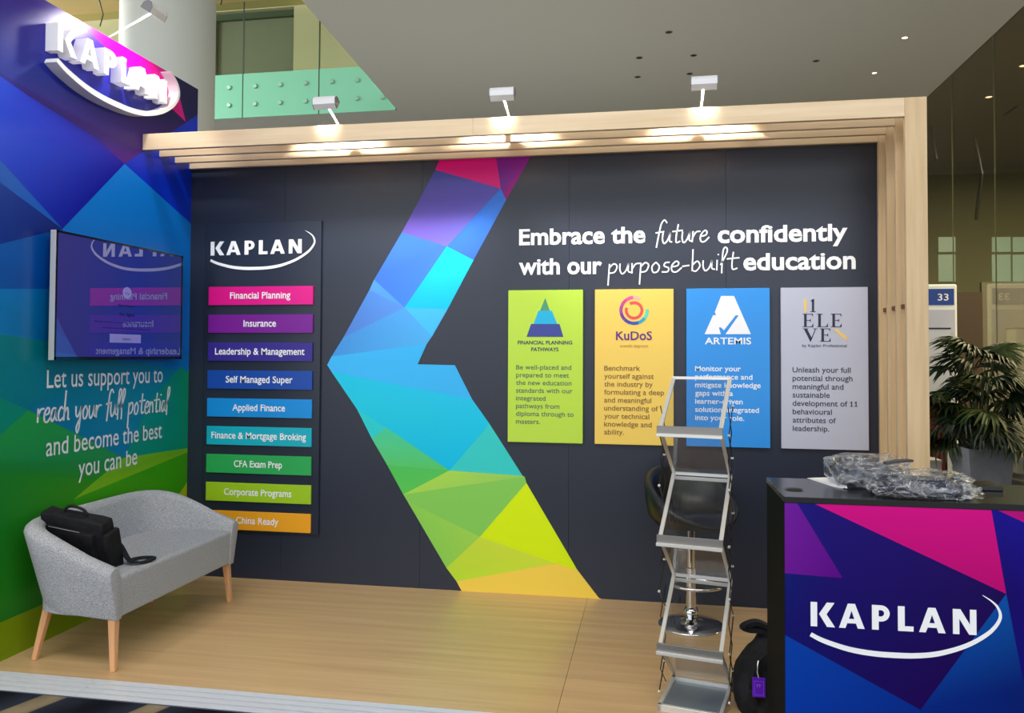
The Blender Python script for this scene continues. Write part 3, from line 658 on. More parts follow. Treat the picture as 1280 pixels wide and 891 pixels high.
# ================================================================ floodlights on arms
def flood(base, head, axis, aim, label, power, L=.145, plate=True, cone=100, head_roll=0.0):
    e = tag(empty('arm_floodlight', base), label, 'floodlight', 'floodlights on slim white arms')
    base, head, aim = Vector(base), Vector(head), Vector(aim)
    if plate:
        bm = bm_(); lathe(bm, [(0, 0), (.03, 0), (.03, .012), (.012, .02), (0, .02)], base, 16); obj('base_plate', bm, WHITEM, e)
    obj('arm', tube(bm_(), [base, head], .0065, 10), WHITEM, e)
    ax = Vector(axis).normalized(); d = (aim-head).normalized(); d = (d-ax*d.dot(ax)).normalized(); u = ax.cross(d).normalized()
    def P(a, b, c): return head + ax*a + d*b + u*c
    h = .030; bm = bm_()
    prof = [(-.035, -.012), (-.035, .012), (-.012, .034), (.028, .036), (.028, .030), (-.008, .026), (-.008, -.026), (.028, -.030), (.028, -.036), (-.012, -.034)]
    hexa(bm, [P(-L/2, b, c) for b, c in prof], [P(L/2, b, c) for b, c in prof]); hd = obj('lamp_head', bm, SILVER, e)
    for s in (-1, 1):
        bm = bm_(); hexa(bm, [P(s*L/2, b, c) for b, c in ((-.035, -.012), (-.035, .012), (-.012, .034), (.028, .036), (.028, -.036), (-.012, -.034))],
                         [P(s*(L/2+.004), b, c) for b, c in ((-.035, -.012), (-.035, .012), (-.012, .034), (.028, .036), (.028, -.036), (-.012, -.034))]); obj('end_cap', bm, SILVERD, hd)
    bm = bm_(); hexa(bm, [P(-L/2+.004, -.004, -.024), P(L/2-.004, -.004, -.024), P(L/2-.004, -.004, .024), P(-L/2+.004, -.004, .024)], [P(-L/2+.004, .0, -.024), P(L/2-.004, .0, -.024), P(L/2-.004, .0, .024), P(-L/2+.004, .0, .024)])
    obj('lens', bm, LENS, hd)
    l = bpy.data.lights.new('lamp_beam', 'SPOT'); l.energy = power; l.spot_size = math.radians(cone); l.spot_blend = .35; l.color = (1, .95, .88); l.shadow_soft_size = .04
    o = bpy.data.objects.new('lamp_beam', l); C.objects.link(o); o.parent = e
    o.location = P(0, .035, 0)-base; o.rotation_euler = d.to_track_quat('-Z', 'Y').to_euler()
for (bx_, by_, hx_, hy_, lab) in ((424, 150, 407, 128, 'silver floodlight on a leaning arm, leftmost on the canopy'), (637, 143, 628, 117, 'silver floodlight on an arm above the middle of the canopy'), (876, 131, 880, 103, 'silver floodlight on an arm, right of the canopy middle')):
    b = at(bx_, by_, 1, -.45); b.z = ZO; h = at(hx_, hy_, 1, -.60); b.y = -.376; b.z = 3.04
    flood((b.x, -.376, ZO), h, (1, 0, 0), (h.x, 0, h.z-.50), lab, 60, cone=104)
flood((-.05, -.89, 3.548), (.30, -.90, 3.70), (0, 1, 0), (0, -.9, 3.25), 'silver floodlight on a long arm above the white wall letters', 27, cone=130)

# ================================================================ white letters on the left wall
sg = tag(empty('raised_letter_sign', (0, -1.0, 3.0)), 'thick white block letters over a curved white swoosh on the blue wall', 'sign')
M3 = left_map(0.002)
for l in logo_letters():
    bm = bm_()
    for pg in l: prism_loops(bm, [[(-1.437+u*.1464, 3.266+.0022*u+v*.156) for u, v in lp] for lp in pg], 0.0, .078, M3)
    obj('letter', bm, WHITES, sg)
P, W = arc_pts(); bm = bm_(); ribbon(bm, [(-1.437+u*.1464, 3.262+.002*u+v*.150) for u, v in P], [x*.160 for x in W], 0, .078, M3); obj('swoosh', bm, WHITES, sg)

# ================================================================ list board on the back wall
sb = tag(empty('service_list_board', (0.57, -0.01, 0.36)), 'charcoal board with white logo above nine coloured name bars', 'sign board')
obj('board', bx(.136, 1.02, -.02, -.0015, .33, 2.536), BLACKB, sb, bevel=.002, seg=1)
bm = bm_(); logo(bm, .175, 2.300, .1015, .100, back_map(-.02), 0.0, .004, .0008); obj('logo', bm, WHITE, sb)
bars = [('Financial Planning', (222, 0, 138), 160), ('Insurance', (118, 16, 148), 86), ('Leadership & Management', (50, 34, 140), 237), ('Self Managed Super', (8, 70, 168), 177),
        ('Applied Finance', (0, 140, 222), 139), ('Finance & Mortgage Broking', (0, 172, 196), 250), ('CFA Exam Prep', (36, 166, 84), 127), ('Corporate Programs', (156, 200, 30), 178), ('China Ready', (238, 166, 34), 112)]
for i, (s, c, wpx) in enumerate(bars):
    zt = 2.072-.1993*i
    b = obj('name_bar', bx(.170, .968, -.034, -.02, zt-.131, zt), mat('bar_%d' % i, rgb(*c), .4), sb, bevel=.0015, seg=1)
    wd = wpx*.00288; bm = bm_(); text(bm, s, .569-wd/2, .569+wd/2, zt-.086, .046, back_map(-.034), .014, .002); obj('lettering', bm, WHITE, b)

# ================================================================ four info panels
def pan(x): return at(x, 450, 1, -.03).x
def paz(x, y): return at(x, y, 1, -.03)
BP = back_map(-.03)
def info(x0, x1, col, label, lines, tc, lx, rx, longest, yb0, yb1, cap, off, logo_fn):
    a, b = pan(x0), pan(x1); t = tag(empty('info_panel', ((a+b)/2, 0, 1.012)), label, 'wall panel', 'info panels on the charcoal wall')
    obj('board', bx(a, b, -.03, -.0015, 1.014, 2.028), mat('panel_'+lines[0][:4], rgb(*col), .42), t, bevel=.0015, seg=1)
    p, q, r = paz(lx, yb0), paz(lx, yb1), paz(rx, yb0); m = mat('ink', rgb(*tc), .5)
    tmp = bm_(); xs = text(tmp, lines[longest], p.x, r.x, 0, cap, BP, off, .001); tmp.free()
    for i, s in enumerate(lines):
        bm = bm_(); text(bm, s, p.x, None, p.z+(q.z-p.z)*i/(len(lines)-1), cap, BP, off, .0015, xs=xs)
        if s.endswith('11'):                # the figure one has a flag
            left = min(v[0] for v in glyphs(s, off)[0]); vv = p.z+(q.z-p.z)*i/(len(lines)-1)
            for pre in (s[:-1], s):
                xr = p.x+(max(v[0] for v in glyphs(pre, off)[0])-left)*xs-.003
                prism(bm, [(xr, vv+cap), (xr-.010, vv+cap*.74), (xr-.010, vv+cap*.60), (xr, vv+cap*.80)], .001, .0016, BP)
                prism(bm, [(xr-.010, vv), (xr+.008, vv), (xr+.008, vv+.004), (xr-.010, vv+.004)], .001, .0016, BP)
        obj('lettering', bm, m, t)
    logo_fn(t)
def poly_px(bm, pts, w=.0018, f=None):
    vs = [bm.verts.new(BP(paz(x, y).x, paz(x, y).z, w)) for x, y in pts]; bm.faces.new(vs)
def txt_px(name, s, x0, x1, yb, yt, col, off, parent, em=None):
    p, q, r = paz(x0, yb), paz(x1, yb), paz(x0, yt); bm = bm_(); text(bm, s, p.x, q.x, p.z, r.z-p.z, BP, off, .0018, v1=q.z*0+p.z); return obj(name, bm, mat('ink', rgb(*col), .5), parent)
def lg1(t):
    f = lambda x, y: (620+x/4.05, 350+y/4.05)
    for i, (pts, c) in enumerate((([(250, 90), (223, 155), (272, 155)], (70, 150, 110)), ([(216, 155), (283, 155), (310, 222), (190, 222)], (0, 176, 222)), ([(178, 222), (322, 222), (341, 287), (155, 287)], (52, 66, 150)))):
        bm = bm_(); poly_px(bm, [f(*p) for p in pts]); obj('logo_tier', bm, mat('tier', rgb(*c), .5), t)
    txt_px('title', 'FINANCIAL PLANNING', 647.2, 715.3, 430.2, 425.5, (50, 60, 90), .022, t); txt_px('title', 'PATHWAYS', 664, 698.2, 438.8, 434.0, (50, 60, 90), .022, t)
def lg2(t):
    c0 = paz(792.6, 387.8); px = (paz(802.6, 387.8).x-c0.x)/10
    def ring(r, wd, a0, a1, cols):
        n = 28; P = [(c0.x+r*px*math.cos(math.radians(a0+(a1-a0)*i/n)), c0.z+r*px*math.sin(math.radians(a0+(a1-a0)*i/n))) for i in range(n+1)]
        k_ = len(cols)
        for j, c in enumerate(cols):
            s, e = n*j//k_, n*(j+1)//k_; bm = bm_(); ribbon(bm, P[s:e+1], wd*px, 0, .0018, BP); obj('logo_arc', bm, mat('arc', rgb(*c), .5), t)
    ring(16.5, 4.1, 62, 365, [(226, 176, 160), (216, 84, 150), (206, 60, 140), (170, 60, 150), (110, 50, 150), (70, 60, 160), (50, 80, 180), (20, 160, 200), (90, 205, 180)])
    ring(9.8, 3.6, 122, -200, [(222, 78, 74)])
    txt_px('title', 'KuDoS', 770, 815, 424.8, 414.2, (98, 34, 128), .018, t); txt_px('title', 'scientific diagnostic', 775, 810.5, 434, 430.6, (170, 120, 60), 0.0, t)
def lg3(t):
    f = lambda x, y: (865+x/11.42, 362+y/11.42); bm = bm_()
    poly_px(bm, [f(*p) for p in [(415, 90), (600, 90), (840, 635), (478, 635), (665, 368), (625, 365), (455, 580), (415, 538), (383, 540), (412, 635), (180, 635), (300, 365), (345, 362), (325, 320)]])
    obj('logo', bm, WHITE, t); txt_px('title', 'ARTEMIS', 881, 939, 430.1, 421.6, (238, 242, 250), .016, t)
def lg4(t):
    f = lambda x, y: (980+x/9.9, 360+y/9.9); NAV = mat('navy_ink', rgb(24, 30, 62), .5); YEL = mat('yellow_ink', rgb(236, 200, 110), .5)
    bm = bm_(); R = lambda x0, y0, x1, y1: poly_px(bm, [f(x0, y0), f(x1, y0), f(x1, y1), f(x0, y1)])
    def E(x, y, w_=132, h=164):
        R(x+18, y, x+50, y+h); R(x, y, x+w_-10, y+8); R(x, y+h-8, x+w_-4, y+h); R(x+50, y+h*.47, x+w_*.68, y+h*.52)
        poly_px(bm, [f(x+w_-22, y), f(x+w_-4, y), f(x+w_-4, y+42)]); poly_px(bm, [f(x+w_-26, y+h), f(x+w_, y+h), f(x+w_, y+h-48)]); poly_px(bm, [f(x+w_*.62, y+h*.5), f(x+w_*.76, y+h*.36), f(x+w_*.76, y+h*.64)])
    E(230, 318); E(580, 318); E(444, 500, 132, 162)
    R(423, 318, 455, 482); R(405, 318, 475, 326); R(405, 474, 540, 482); poly_px(bm, [f(516, 482), f(542, 482), f(542, 432)])
    poly_px(bm, [f(245, 505), f(285, 505), f(345, 620), f(325, 664)]); poly_px(bm, [f(385, 505), f(395, 505), f(330, 664), f(322, 655)]); R(232, 500, 300, 508); R(362, 500, 412, 508)
    R(345, 140, 372, 290); R(325, 288, 395, 296); poly_px(bm, [f(320, 160), f(345, 148), f(372, 132), f(372, 150), f(345, 166)])
    obj('logo', bm, NAV, t); bm = bm_(); R(248, 132, 280, 298); obj('logo_accent', bm, YEL, t); bm = bm_()
    poly_px(bm, [f(610, 506), f(655, 506), f(776, 600), f(776, 660)]); obj('logo_accent', bm, YEL, t)
    txt_px('title', 'by Kaplan Professional', 1002.7, 1058.3, 433.6, 430.3, (60, 64, 92), .006, t)
info(635, 728.5, (184, 220, 62), 'lime green info panel with blue pyramid logo, first of four', ['Be well-placed and', 'prepared to meet', 'the new education', 'standards with our', 'integrated', 'pathways from', 'diploma through to', 'masters.'], (70, 100, 92), 645.2, 717.3, 6, 461.6, 529.3, .029, .006, lg1)
info(743.5, 842, (238, 202, 92), 'yellow info panel with red ring logo and brown text', ['Benchmark', 'yourself against', 'the industry by', 'formulating a deep', 'and meaningful', 'understanding of', 'your technical', 'knowledge and', 'ability.'], (122, 88, 40), 755.3, 830.1, 3, 463, 542.8, .031, .008, lg2)
info(858, 962.5, (36, 144, 232), 'bright blue info panel with white letter A and tick logo', ['Monitor your', 'performance and', 'mitigate knowledge', 'gaps with a', 'learner-driven', 'solution integrated', 'into your role.'], (232, 240, 250), 868.9, 950.9, 2, 463.6, 524.8, .031, .014, lg3)
info(976.5, 1085.5, (184, 188, 208), 'pale grey info panel with navy serif logo, nearest the wooden post', ['Unleash your full', 'potential through', 'meaningful and', 'sustainable', 'development of 11', 'behavioural', 'attributes of', 'leadership.'], (52, 54, 70), 990.6, 1070.4, 4, 465.3, 538.4, .032, .010, lg4)

# ================================================================ television
TX = .095; p0, p1 = at(71, 287, 0, TX), at(229, 320, 0, TX); z0 = at(69, 450, 0, TX).z; ty0, ty1, tz0, tz1 = p0.y, p1.y, z0, p0.z
tv = tag(empty('television', (TX, (ty0+ty1)/2, tz0)), 'black framed flat television with a dim blue screen on the printed wall', 'television')
obj('casing', bx(TX-.035, TX-.009, ty0, ty1, tz0, tz1), BLK, tv, bevel=.004)
b_ = .012; bm = bm_()
for r_ in ((ty0, ty1, tz1-b_, tz1), (ty0, ty1, tz0, tz0+b_*1.5), (ty0, ty0+b_, tz0, tz1), (ty1-b_, ty1, tz0, tz1)): box(bm, TX-.006, TX, *r_)
obj('bezel', bm, mat('bezel_black', rgb(10, 10, 14), .15), tv)
bmS = bx(TX-.034, TX-.001, ty0-.004, ty0-.0005, tz0, tz1); obj('side_trim', bmS, ALUL, tv)
SCR = mat('blue_screen', rgb(10, 12, 30), .012, spec=.5)
def screen():
    nt = SCR.node_tree; b = nt.nodes['Principled BSDF']; tc = nd(SCR, 'ShaderNodeTexCoord'); sx = nd(SCR, 'ShaderNodeSeparateXYZ'); cr = nd(SCR, 'ShaderNodeValToRGB')
    mr = nd(SCR, 'ShaderNodeMapRange'); mr.inputs[1].default_value = -.6; mr.inputs[2].default_value = .6
    nt.links.new(tc.outputs['Object'], sx.inputs[0]); nt.links.new(sx.outputs[1], mr.inputs[0]); nt.links.new(mr.outputs[0], cr.inputs[0])
    e = cr.color_ramp.elements; e[0].color = rgb(46, 40, 120); e[1].color = rgb(28, 42, 112); x = e.new(.6); x.color = rgb(14, 34, 130)
    nt.links.new(cr.outputs[0], b.inputs['Emission Color']); b.inputs['Emission Strength'].default_value = .6; b.inputs['IOR'].default_value = 2.0
screen()
scn = obj('screen', bx(TX-.008, TX-.004, ty0+b_, ty1-b_, tz0+b_*1.5, tz1-b_), SCR, tv)
def sy(x, y): q = at(x, y, 0, TX-.004); return q.y, q.z
ML = left_map(TX-.004); UI = mat('screen_ui', rgb(120, 120, 190), .3, emit=rgb(120, 118, 185), es=.25); UD = mat('screen_text', rgb(8, 8, 40), .4)
bm = bm_(); a = sy(137, 428); b = sy(176, 418.5); prism(bm, [(a[0], a[1]), (b[0], a[1]), (b[0], b[1]), (a[0], b[1])], 0, .0008, ML); obj('menu_button', bm, UI, scn); bm = bm_()
c_ = sy(159, 366); ring_ = [(c_[0]+.042*math.cos(2*PI*i/24), c_[1]+.036*math.sin(2*PI*i/24)) for i in range(24)]; prism(bm, ring_, 0, .0008, ML); obj('menu_icon', bm, UI, scn)
bm = bm_()
for s, x0, x1, y, cp in (('Input Source', 148, 169, 382.5, .014), ('No Signal', 150, 168, 394.5, .02), ('Please check the power of the connected', 118, 190, 402, .008), ('device and the cable connection', 128, 188, 410, .008), ('Select', 153, 163, 425, .014), ('TV', 156, 162, 368, .012)):
    a, b = sy(x0, y), sy(x1, y); text(bm, s, a[0], b[0], a[1], cp, ML, .004, .0014)
obj('menu_text', bm, UD, scn)
obj('wall_bracket', bx(0.002, TX-.035, (ty0+ty1)/2-.2, (ty0+ty1)/2+.2, (tz0+tz1)/2-.15, (tz0+tz1)/2+.15), DARKM, tv)

# ================================================================ sofa
sf = tag(empty('sofa', (.35, -1.10, 0)), 'compact light grey fabric tub sofa on tapered beech legs by the green wall', 'sofa')
XF, XB, YN, YFAR = .685, .06, -1.74, -.50
yc_, hl = (YN+YFAR)/2, (YFAR-YN)/2
def plan(s, ins=0.0, bot=0.0):
    """s 0..1 from near front round the back to the far front; ins = inset"""
    n_ = 4.6; a = PI*s                       # a 0 -> near, pi -> far
    c, sn = math.cos(a), math.sin(a)
    ex = 2/n_
    yy = -math.copysign(abs(c)**ex, c); xx = abs(sn)**ex
    L_ = hl-ins+.045*xx*(1 if c > 0 else 0)*min(1, c*3)-bot*(.055+.03*xx); D_ = (XF-XB)-ins-bot*.085
    return XF - D_*xx, yc_ + L_*yy
def top_h(s):
    x, y = plan(s); t = (XF-x)/(XF-XB); t = max(0, min(1, t)); t = t**.75
    bulge = .018*math.sin(PI*s)
    return .525 + (.71-.525)*(t*t*(3-2*t)) + bulge
def bot_h(s):
    x, y = plan(s); t = (XF-x)/(XF-XB); return .258+.035*t
TH = .080
def shell():
    bm = bm_(); N = 72; rings = []
    for i in range(N+1):
        s = i/N; H = top_h(s); B = bot_h(s); r = TH/2
        x_, y_ = plan(s, 0, 1); ring = [(x_, y_, B)]
        for t in (.35, .7): xa, ya = plan(s, 0, 1-t*1.0); ring.append((xa, ya, B+(H-r-B)*t))
        xa, ya = plan(s); xb, yb = plan(s, TH)
        ring.append((xa, ya, H-r))
        for k_ in range(1, 6):
            a = PI*k_/6; cx_, cy_ = plan(s, TH/2-math.cos(a)*TH/2); ring.append((cx_, cy_, H-r+math.sin(a)*r))
        ring.append((xb, yb, H-r)); xc, yc2 = plan(s, TH+.02); ring.append((xc, yc2, .42)); ring.append((xc, yc2, B))
        rings.append([bm.verts.new(p) for p in ring])
    for A, B in zip(rings, rings[1:]):
        n = len(A)
        for k_ in range(n): bm.faces.new((A[k_], A[(k_+1) % n], B[(k_+1) % n], B[k_]))
    bm.faces.new(rings[0]); bm.faces.new(rings[-1][::-1]); return bm
obj('shell', shell(), GREYF, sf, smooth=True, bevel=.012, seg=3)
bm = bm_(); N = 40; pts = [plan(.0+i/N, TH-.004) for i in range(N+1)]
pts = [(min(x, XF-.004), y) for x, y in pts]
def seat():
    bm = bm_(); layers = [(.268, 0), (.40, 0), (.462, 0), (.474, .02)]
    V = []
    cx_, cy_ = .42, yc_
    for z, ins in layers:
        V.append([bm.verts.new((cx_+(x-cx_)*(1-ins*2.5), cy_+(y-cy_)*(1-ins*1.4), z)) for x, y in pts])
    n = len(pts)
    for A, B in zip(V, V[1:]):
        for i in range(n): bm.faces.new((A[i], A[(i+1) % n], B[(i+1) % n], B[i]))
    bm.faces.new(V[0][::-1]); bm.faces.new(V[-1]); return bm
obj('seat', seat(), GREYF, sf, bevel=.012, seg=3)
def leg(fx, fy, tx_, ty_, tz=.30):
    bm = bm_(); a, b = .0135, .021
    def sq(cx_, cy_, h, z): return [(cx_-h, cy_-h, z), (cx_+h, cy_-h, z), (cx_+h, cy_+h, z), (cx_-h, cy_+h, z)]
    hexa(bm, sq(fx, fy, a, 0), sq(tx_, ty_, b, tz)); obj('leg', bm, LEGW, sf, bevel=.006, seg=3)
leg(.152, -1.600, .212, -1.565, .31); leg(.656, -1.662, .650, -1.660, .27); leg(.640, -.520, .628, -.548, .27); leg(.152, -.62, .21, -.66, .31)

# laptop bag on the sofa
bg = tag(empty('laptop_bag', (.36, -1.5, .474)), 'black nylon laptop bag leaning inside the near arm of the grey sofa', 'bag')
def pillow_box(w_, d_, h_, r, puff=.0):
    bm = bm_(); bmesh.ops.create_cube(bm, size=1); bmesh.ops.subdivide_edges(bm, edges=bm.edges[:], cuts=5, use_grid_fill=True)
    for v in bm.verts:
        x, y, z = v.co*2; q = 1-puff*(abs(x)**2)*.5; 
        v.co = Vector((x*w_/2, y*d_/2*(1+.25*puff*(1-x*x)*(1-z*z)), z*h_/2))
        n = noise.noise(v.co*9)*.006; v.co += Vector((n, n, n))
    return bm
A_ = Matrix.Translation((.335, -1.515, .618)) @ Matrix.Rotation(-.10, 4, 'Z') @ Matrix.Rotation(.30, 4, 'X') @ Matrix.Rotation(.12, 4, 'Y')
def place(bm, M): bm.transform(M); return bm
obj('bag_body', place(pillow_box(.39, .085, .28, .02, .6), A_), BLKF, bg, smooth=True, bevel=.02, seg=3)
obj('front_pocket', place(pillow_box(.30, .03, .20, .02, .6), A_ @ Matrix.Translation((0, -.052, -.02))), BLKF, bg, smooth=True, bevel=.01, seg=2)
obj('zip', tube(bm_(), [A_ @ Vector((x, -.068, .085-.02*x*x)) for x in [(-.12+.024*i) for i in range(9)]], .0016, 6), ALU, bg)
obj('handle', tube(bm_(), [A_ @ Vector(p) for p in smooth_line([(-.07, 0, .148), (-.05, -.0, .175), (0, 0, .185), (.05, 0, .175), (.07, 0, .148)], 4)], .008, 8), BLKF, bg, smooth=True)
obj('side_panel', place(pillow_box(.03, .09, .22, .01, .4), A_ @ Matrix.Translation((.208, 0, -.03))), BLKF, bg, smooth=True, bevel=.01)
sp = smooth_line([(.47, -1.47, .64), (.52, -1.45, .58), (.585, -1.46, .50), (.63, -1.44, .483), (.655, -1.39, .482), (.64, -1.33, .482), (.585, -1.33, .482), (.56, -1.38, .484), (.58, -1.44, .486)], 5)
def strap(path, wd, th):
    bm = bm_(); prev = None; n = len(path)
    for i, p in enumerate(path):
        p = Vector(p); d = Vector(path[min(i+1, n-1)])-Vector(path[max(i-1, 0)]); d.normalize()
        up = Vector((0, 0, 1)); s = d.cross(up); s = s.normalized() if s.length > .2 else Vector((0, 1, 0)); t = s.cross(d).normalized()
        cur = [bm.verts.new(p+s*wd/2+t*th), bm.verts.new(p-s*wd/2+t*th), bm.verts.new(p-s*wd/2), bm.verts.new(p+s*wd/2)]
        if prev:
            for k_ in range(4): bm.faces.new((prev[k_], prev[(k_+1) % 4], cur[(k_+1) % 4], cur[k_]))
        else: bm.faces.new(cur)
        prev = cur
    bm.faces.new(prev[::-1]); return bm
obj('shoulder_strap', strap(sp, .032, .006), BLKF, bg)

# ================================================================ zigzag brochure rack
RZ = Matrix.Translation((3.517, -1.455, 0)) @ Matrix.Rotation(-.215, 4, 'Z')
rk = tag(empty('brochure_rack', (3.517, -1.455, 0)), 'folding aluminium zigzag brochure rack with clear shelves on the wood floor', 'brochure rack')
Wd, D = .285, .165; FN = [1.262, .770, .285]; BN = [1.487, 1.018, .522, .035]
def rp(x, y, z): return RZ @ Vector((x, y, z))
def bar(a, b, w_, t, m, name, nrm=Vector((0, 0, 1))):
    a, b = Vector(a), Vector(b); d = (b-a).normalized(); s = d.cross(nrm)
    s = s.normalized(); u = s.cross(d).normalized(); bm = bm_()
    hexa(bm, [RZ @ (a+s*i*w_/2+u*j*t/2) for i, j in ((-1, -1), (1, -1), (1, 1), (-1, 1))], [RZ @ (b+s*i*w_/2+u*j*t/2) for i, j in ((-1, -1), (1, -1), (1, 1), (-1, 1))])
    return obj(name, bm, m, rk, bevel=.001, seg=1)
h = Wd/2
def sheet(a, b, ins=.012):
    a, b = Vector(a), Vector(b); d = (b-a).normalized(); bm = bm_(); X = Vector((1, 0, 0)); n = d.cross(X).normalized()*.0015; w_ = h-.012
    lo = [RZ @ (q) for q in (a+d*ins-X*w_-n, b-d*ins-X*w_-n, b-d*ins+X*w_-n, a+d*ins+X*w_-n)]; hi = [RZ @ q for q in (a+d*ins-X*w_+n, b-d*ins-X*w_+n, b-d*ins+X*w_+n, a+d*ins+X*w_+n)]
    obj('acrylic_sheet', hexa(bm, lo, hi), ACRYL, rk)
for i in range(3):
    B0, F0, B1 = (0, D, BN[i]), (0, -D, FN[i]), (0, D, BN[i+1])
    for s in (-1, 1):
        bar((s*(h-.008), D, BN[i]), (s*(h-.008), -D, FN[i]), .018, .012, ALUL, 'side_rail', Vector((0, .5, .8)))
        bar((s*(h-.008), -D, FN[i]), (s*(h-.008), D, BN[i+1]), .016, .010, ALU, 'side_rail', Vector((0, .8, .5)))
    sheet(B0, F0); sheet((0, -D, FN[i]), (0, D, BN[i+1]))
    bar((-h, D, BN[i]), (h, D, BN[i]), .018, .014, ALUL, 'back_rail')
    if i: bar((-h, D-.012, BN[i]-.020), (h, D-.012, BN[i]-.020), .012, .016, ALUL, 'back_rail')
    lg = bar((-h-.004, -D-.012, FN[i]-.004), (h+.004, -D-.012, FN[i]-.004), .012, .040, ALUD, 'shelf_ledge')
    bar((-h-.004, -D-.022, FN[i]-.024), (h+.004, -D-.022, FN[i]-.024), .022, .014, ALUL, 'ledge_lip')
# base tray
bm = bm_()
for q in ((-h, -h+.016, -D-.02, D), (h-.016, h, -D-.02, D), (-h, h, -D-.02, -D-.002), (-h, h, D-.016, D)): box(bm, q[0], q[1], q[2], q[3], 0.0, .03, M=RZ)
obj('base_frame', bm, ALUL, rk, bevel=.001, seg=1)
obj('base_plate', box(bm_(), -h+.016, h-.016, -D-.002, D-.016, .006, .014, M=RZ), mat('grey_tray', rgb(140, 150, 160), .35, .5), rk)
bm = bm_(); bm2 = bm_()
for s in (-1, 1):
    P = []
    zsn = [1.36, 1.235, 1.12, .99, .86, .735, .62, .50, .385, .255, .14, .04]
    for j, z in enumerate(zsn): P.append((s*(h+.016), (-.07 if j % 2 else .05) + (.03 if j % 4 == 0 else 0), z))
    tube(bm, [rp(*p) for p in P], .0032, 6)
    P2 = [(s*(h+.012), (.06 if j % 2 else -.06), z) for j, z in enumerate(zsn)]
    tube(bm, [rp(*p) for p in P2], .0028, 6)
    for p in P:
        bs = bm_(); bmesh.ops.create_uvsphere(bs, u_segments=8, v_segments=6, radius=.007, matrix=Matrix.Translation(rp(*p))); obj('wire_pivot', bs, ALUL, rk)
obj('folding_wires', bm, DARKM, rk); bm2.free()

# ================================================================ bar chair behind the rack
ch = tag(empty('bar_chair', (3.54, -.415, 0)), 'black tub bar chair on a chrome pedestal behind the brochure rack', 'chair')
c = (3.54, -.415, 0)
bm = bm_(); lathe(bm, [(0, 0), (.192, 0), (.195, .006), (.185, .012), (.10, .020), (.04, .03), (.034, .06), (.0, .06)], c, 48); obj('base_disc', bm, CHROME, ch, smooth=True)
bm = bm_(); lathe(bm, [(0, .05), (.030, .05), (.030, .34), (.024, .345), (.024, .60), (0, .60)], c, 24); obj('pedestal', bm, CHROME, ch)
bm = bm_(); lathe(bm, [(0, .05), (.04, .055), (.045, .08), (.035, .11), (.0, .11)], c, 24); obj('collar', bm, CHROME, ch, smooth=True)
ringp = [(c[0]+.03+.14*math.cos(a), c[1]-.08+.11*math.sin(a), .262) for a in [2*PI*i/32 for i in range(32)]]; obj('footrest', tube(bm_(), ringp, .010, 8, True), CHROME, ch, smooth=True)
def tub():
    bm = bm_(); n = 48; rings = []
    prof = [(.10, -.02, 0), (.20, .0, 0), (.245, .05, 0), (.262, .13, 1), (.268, .20, 1), (.262, .235, 1), (.235, .24, 1), (.215, .22, 1), (.205, .13, 1), (.18, .075, 0), (.0, .065, 0)]
    for r, z, k_ in prof:
        row = []
        for i in range(n):
            a = 2*PI*i/n; back = .5-.5*math.cos(a-math.radians(-60))     # low towards the camera's right
            lift = (back**.8)*1.25+.12 if k_ else 1
            zz = .595 + (z*lift if k_ else z); row.append(bm.verts.new((c[0]-.0+r*1.02*math.cos(a), c[1]+r*.95*math.sin(a), zz)))
        rings.append(row)
    for A, B in zip(rings, rings[1:]):
        for i in range(n): bm.faces.new((A[i], A[(i+1) % n], B[(i+1) % n], B[i]))
    bm.faces.new(rings[0]); bm.faces.new(rings[-1]); return bm
obj('tub_seat', tub(), BLKL, ch, smooth=True)

# ================================================================ backpack by the counter
bp_ = tag(empty('backpack', (3.86, -1.52, 0)), 'black backpack slumped on the floor against the end of the counter', 'backpack')
def blob(prof, cx_, cy_, lean, seed, n=40, m=26, wx=.15, wy=.12, H=.36):
    bm = bm_(); rings = []
    for j in range(m+1):
        t = j/m; z = H*t; s = prof(t); row = []
        for i in range(n):
            a = 2*PI*i/n; ca, sa = math.cos(a), math.sin(a); e = .75
            x = math.copysign(abs(ca)**e, ca)*wx*s; y = math.copysign(abs(sa)**e, sa)*wy*s
            p = Vector((cx_+x+lean[0]*t, cy_+y+lean[1]*t, z)); nn = noise.noise(p*13+Vector((seed, 0, 0)))*.014+noise.noise(p*34)*.005
            row.append(bm.verts.new(p+Vector((ca, sa, .2)).normalized()*nn))
        rings.append(row)
    for A, B in zip(rings, rings[1:]):
        for i in range(n): bm.faces.new((A[i], A[(i+1) % n], B[(i+1) % n], B[i]))
    bm.faces.new(rings[0][::-1]); bm.faces.new(rings[-1]); return bm
pr = lambda t: (.80+.38*t*(1-t)*3.2)*(1-.60*max(0, t-.25)**1.35/.75**1.35) if t < .999 else .28
bb = obj('bag_body', blob(pr, 3.818, -1.50, (.045, .06), 3, H=.35), BLKF, bp_, smooth=True)
obj('front_pocket', blob(lambda t: .9*(1-.5*t**3)*(1 if t < .99 else .5), 3.845, -1.575, (.03, .03), 8, wx=.085, wy=.06, H=.20), BLKF, bp_, smooth=True)
hp = smooth_line([(3.87, -1.47, .325), (3.83, -1.47, .352), (3.785, -1.47, .368), (3.745, -1.475, .356), (3.735, -1.48, .344), (3.755, -1.48, .338), (3.80, -1.48, .338), (3.83, -1.48, .325)], 5)
obj('carry_handle', strap(hp, .045, .020), BLKF, bp_)
obj('shoulder_strap', strap(smooth_line([(3.80, -1.585, .27), (3.755, -1.62, .22), (3.74, -1.63, .15), (3.76, -1.62, .08)], 5), .03, .008), BLKF, bp_)
tg0, tg1 = at(940.5, 871, 1, -1.665), at(957, 847.5, 1, -1.665)
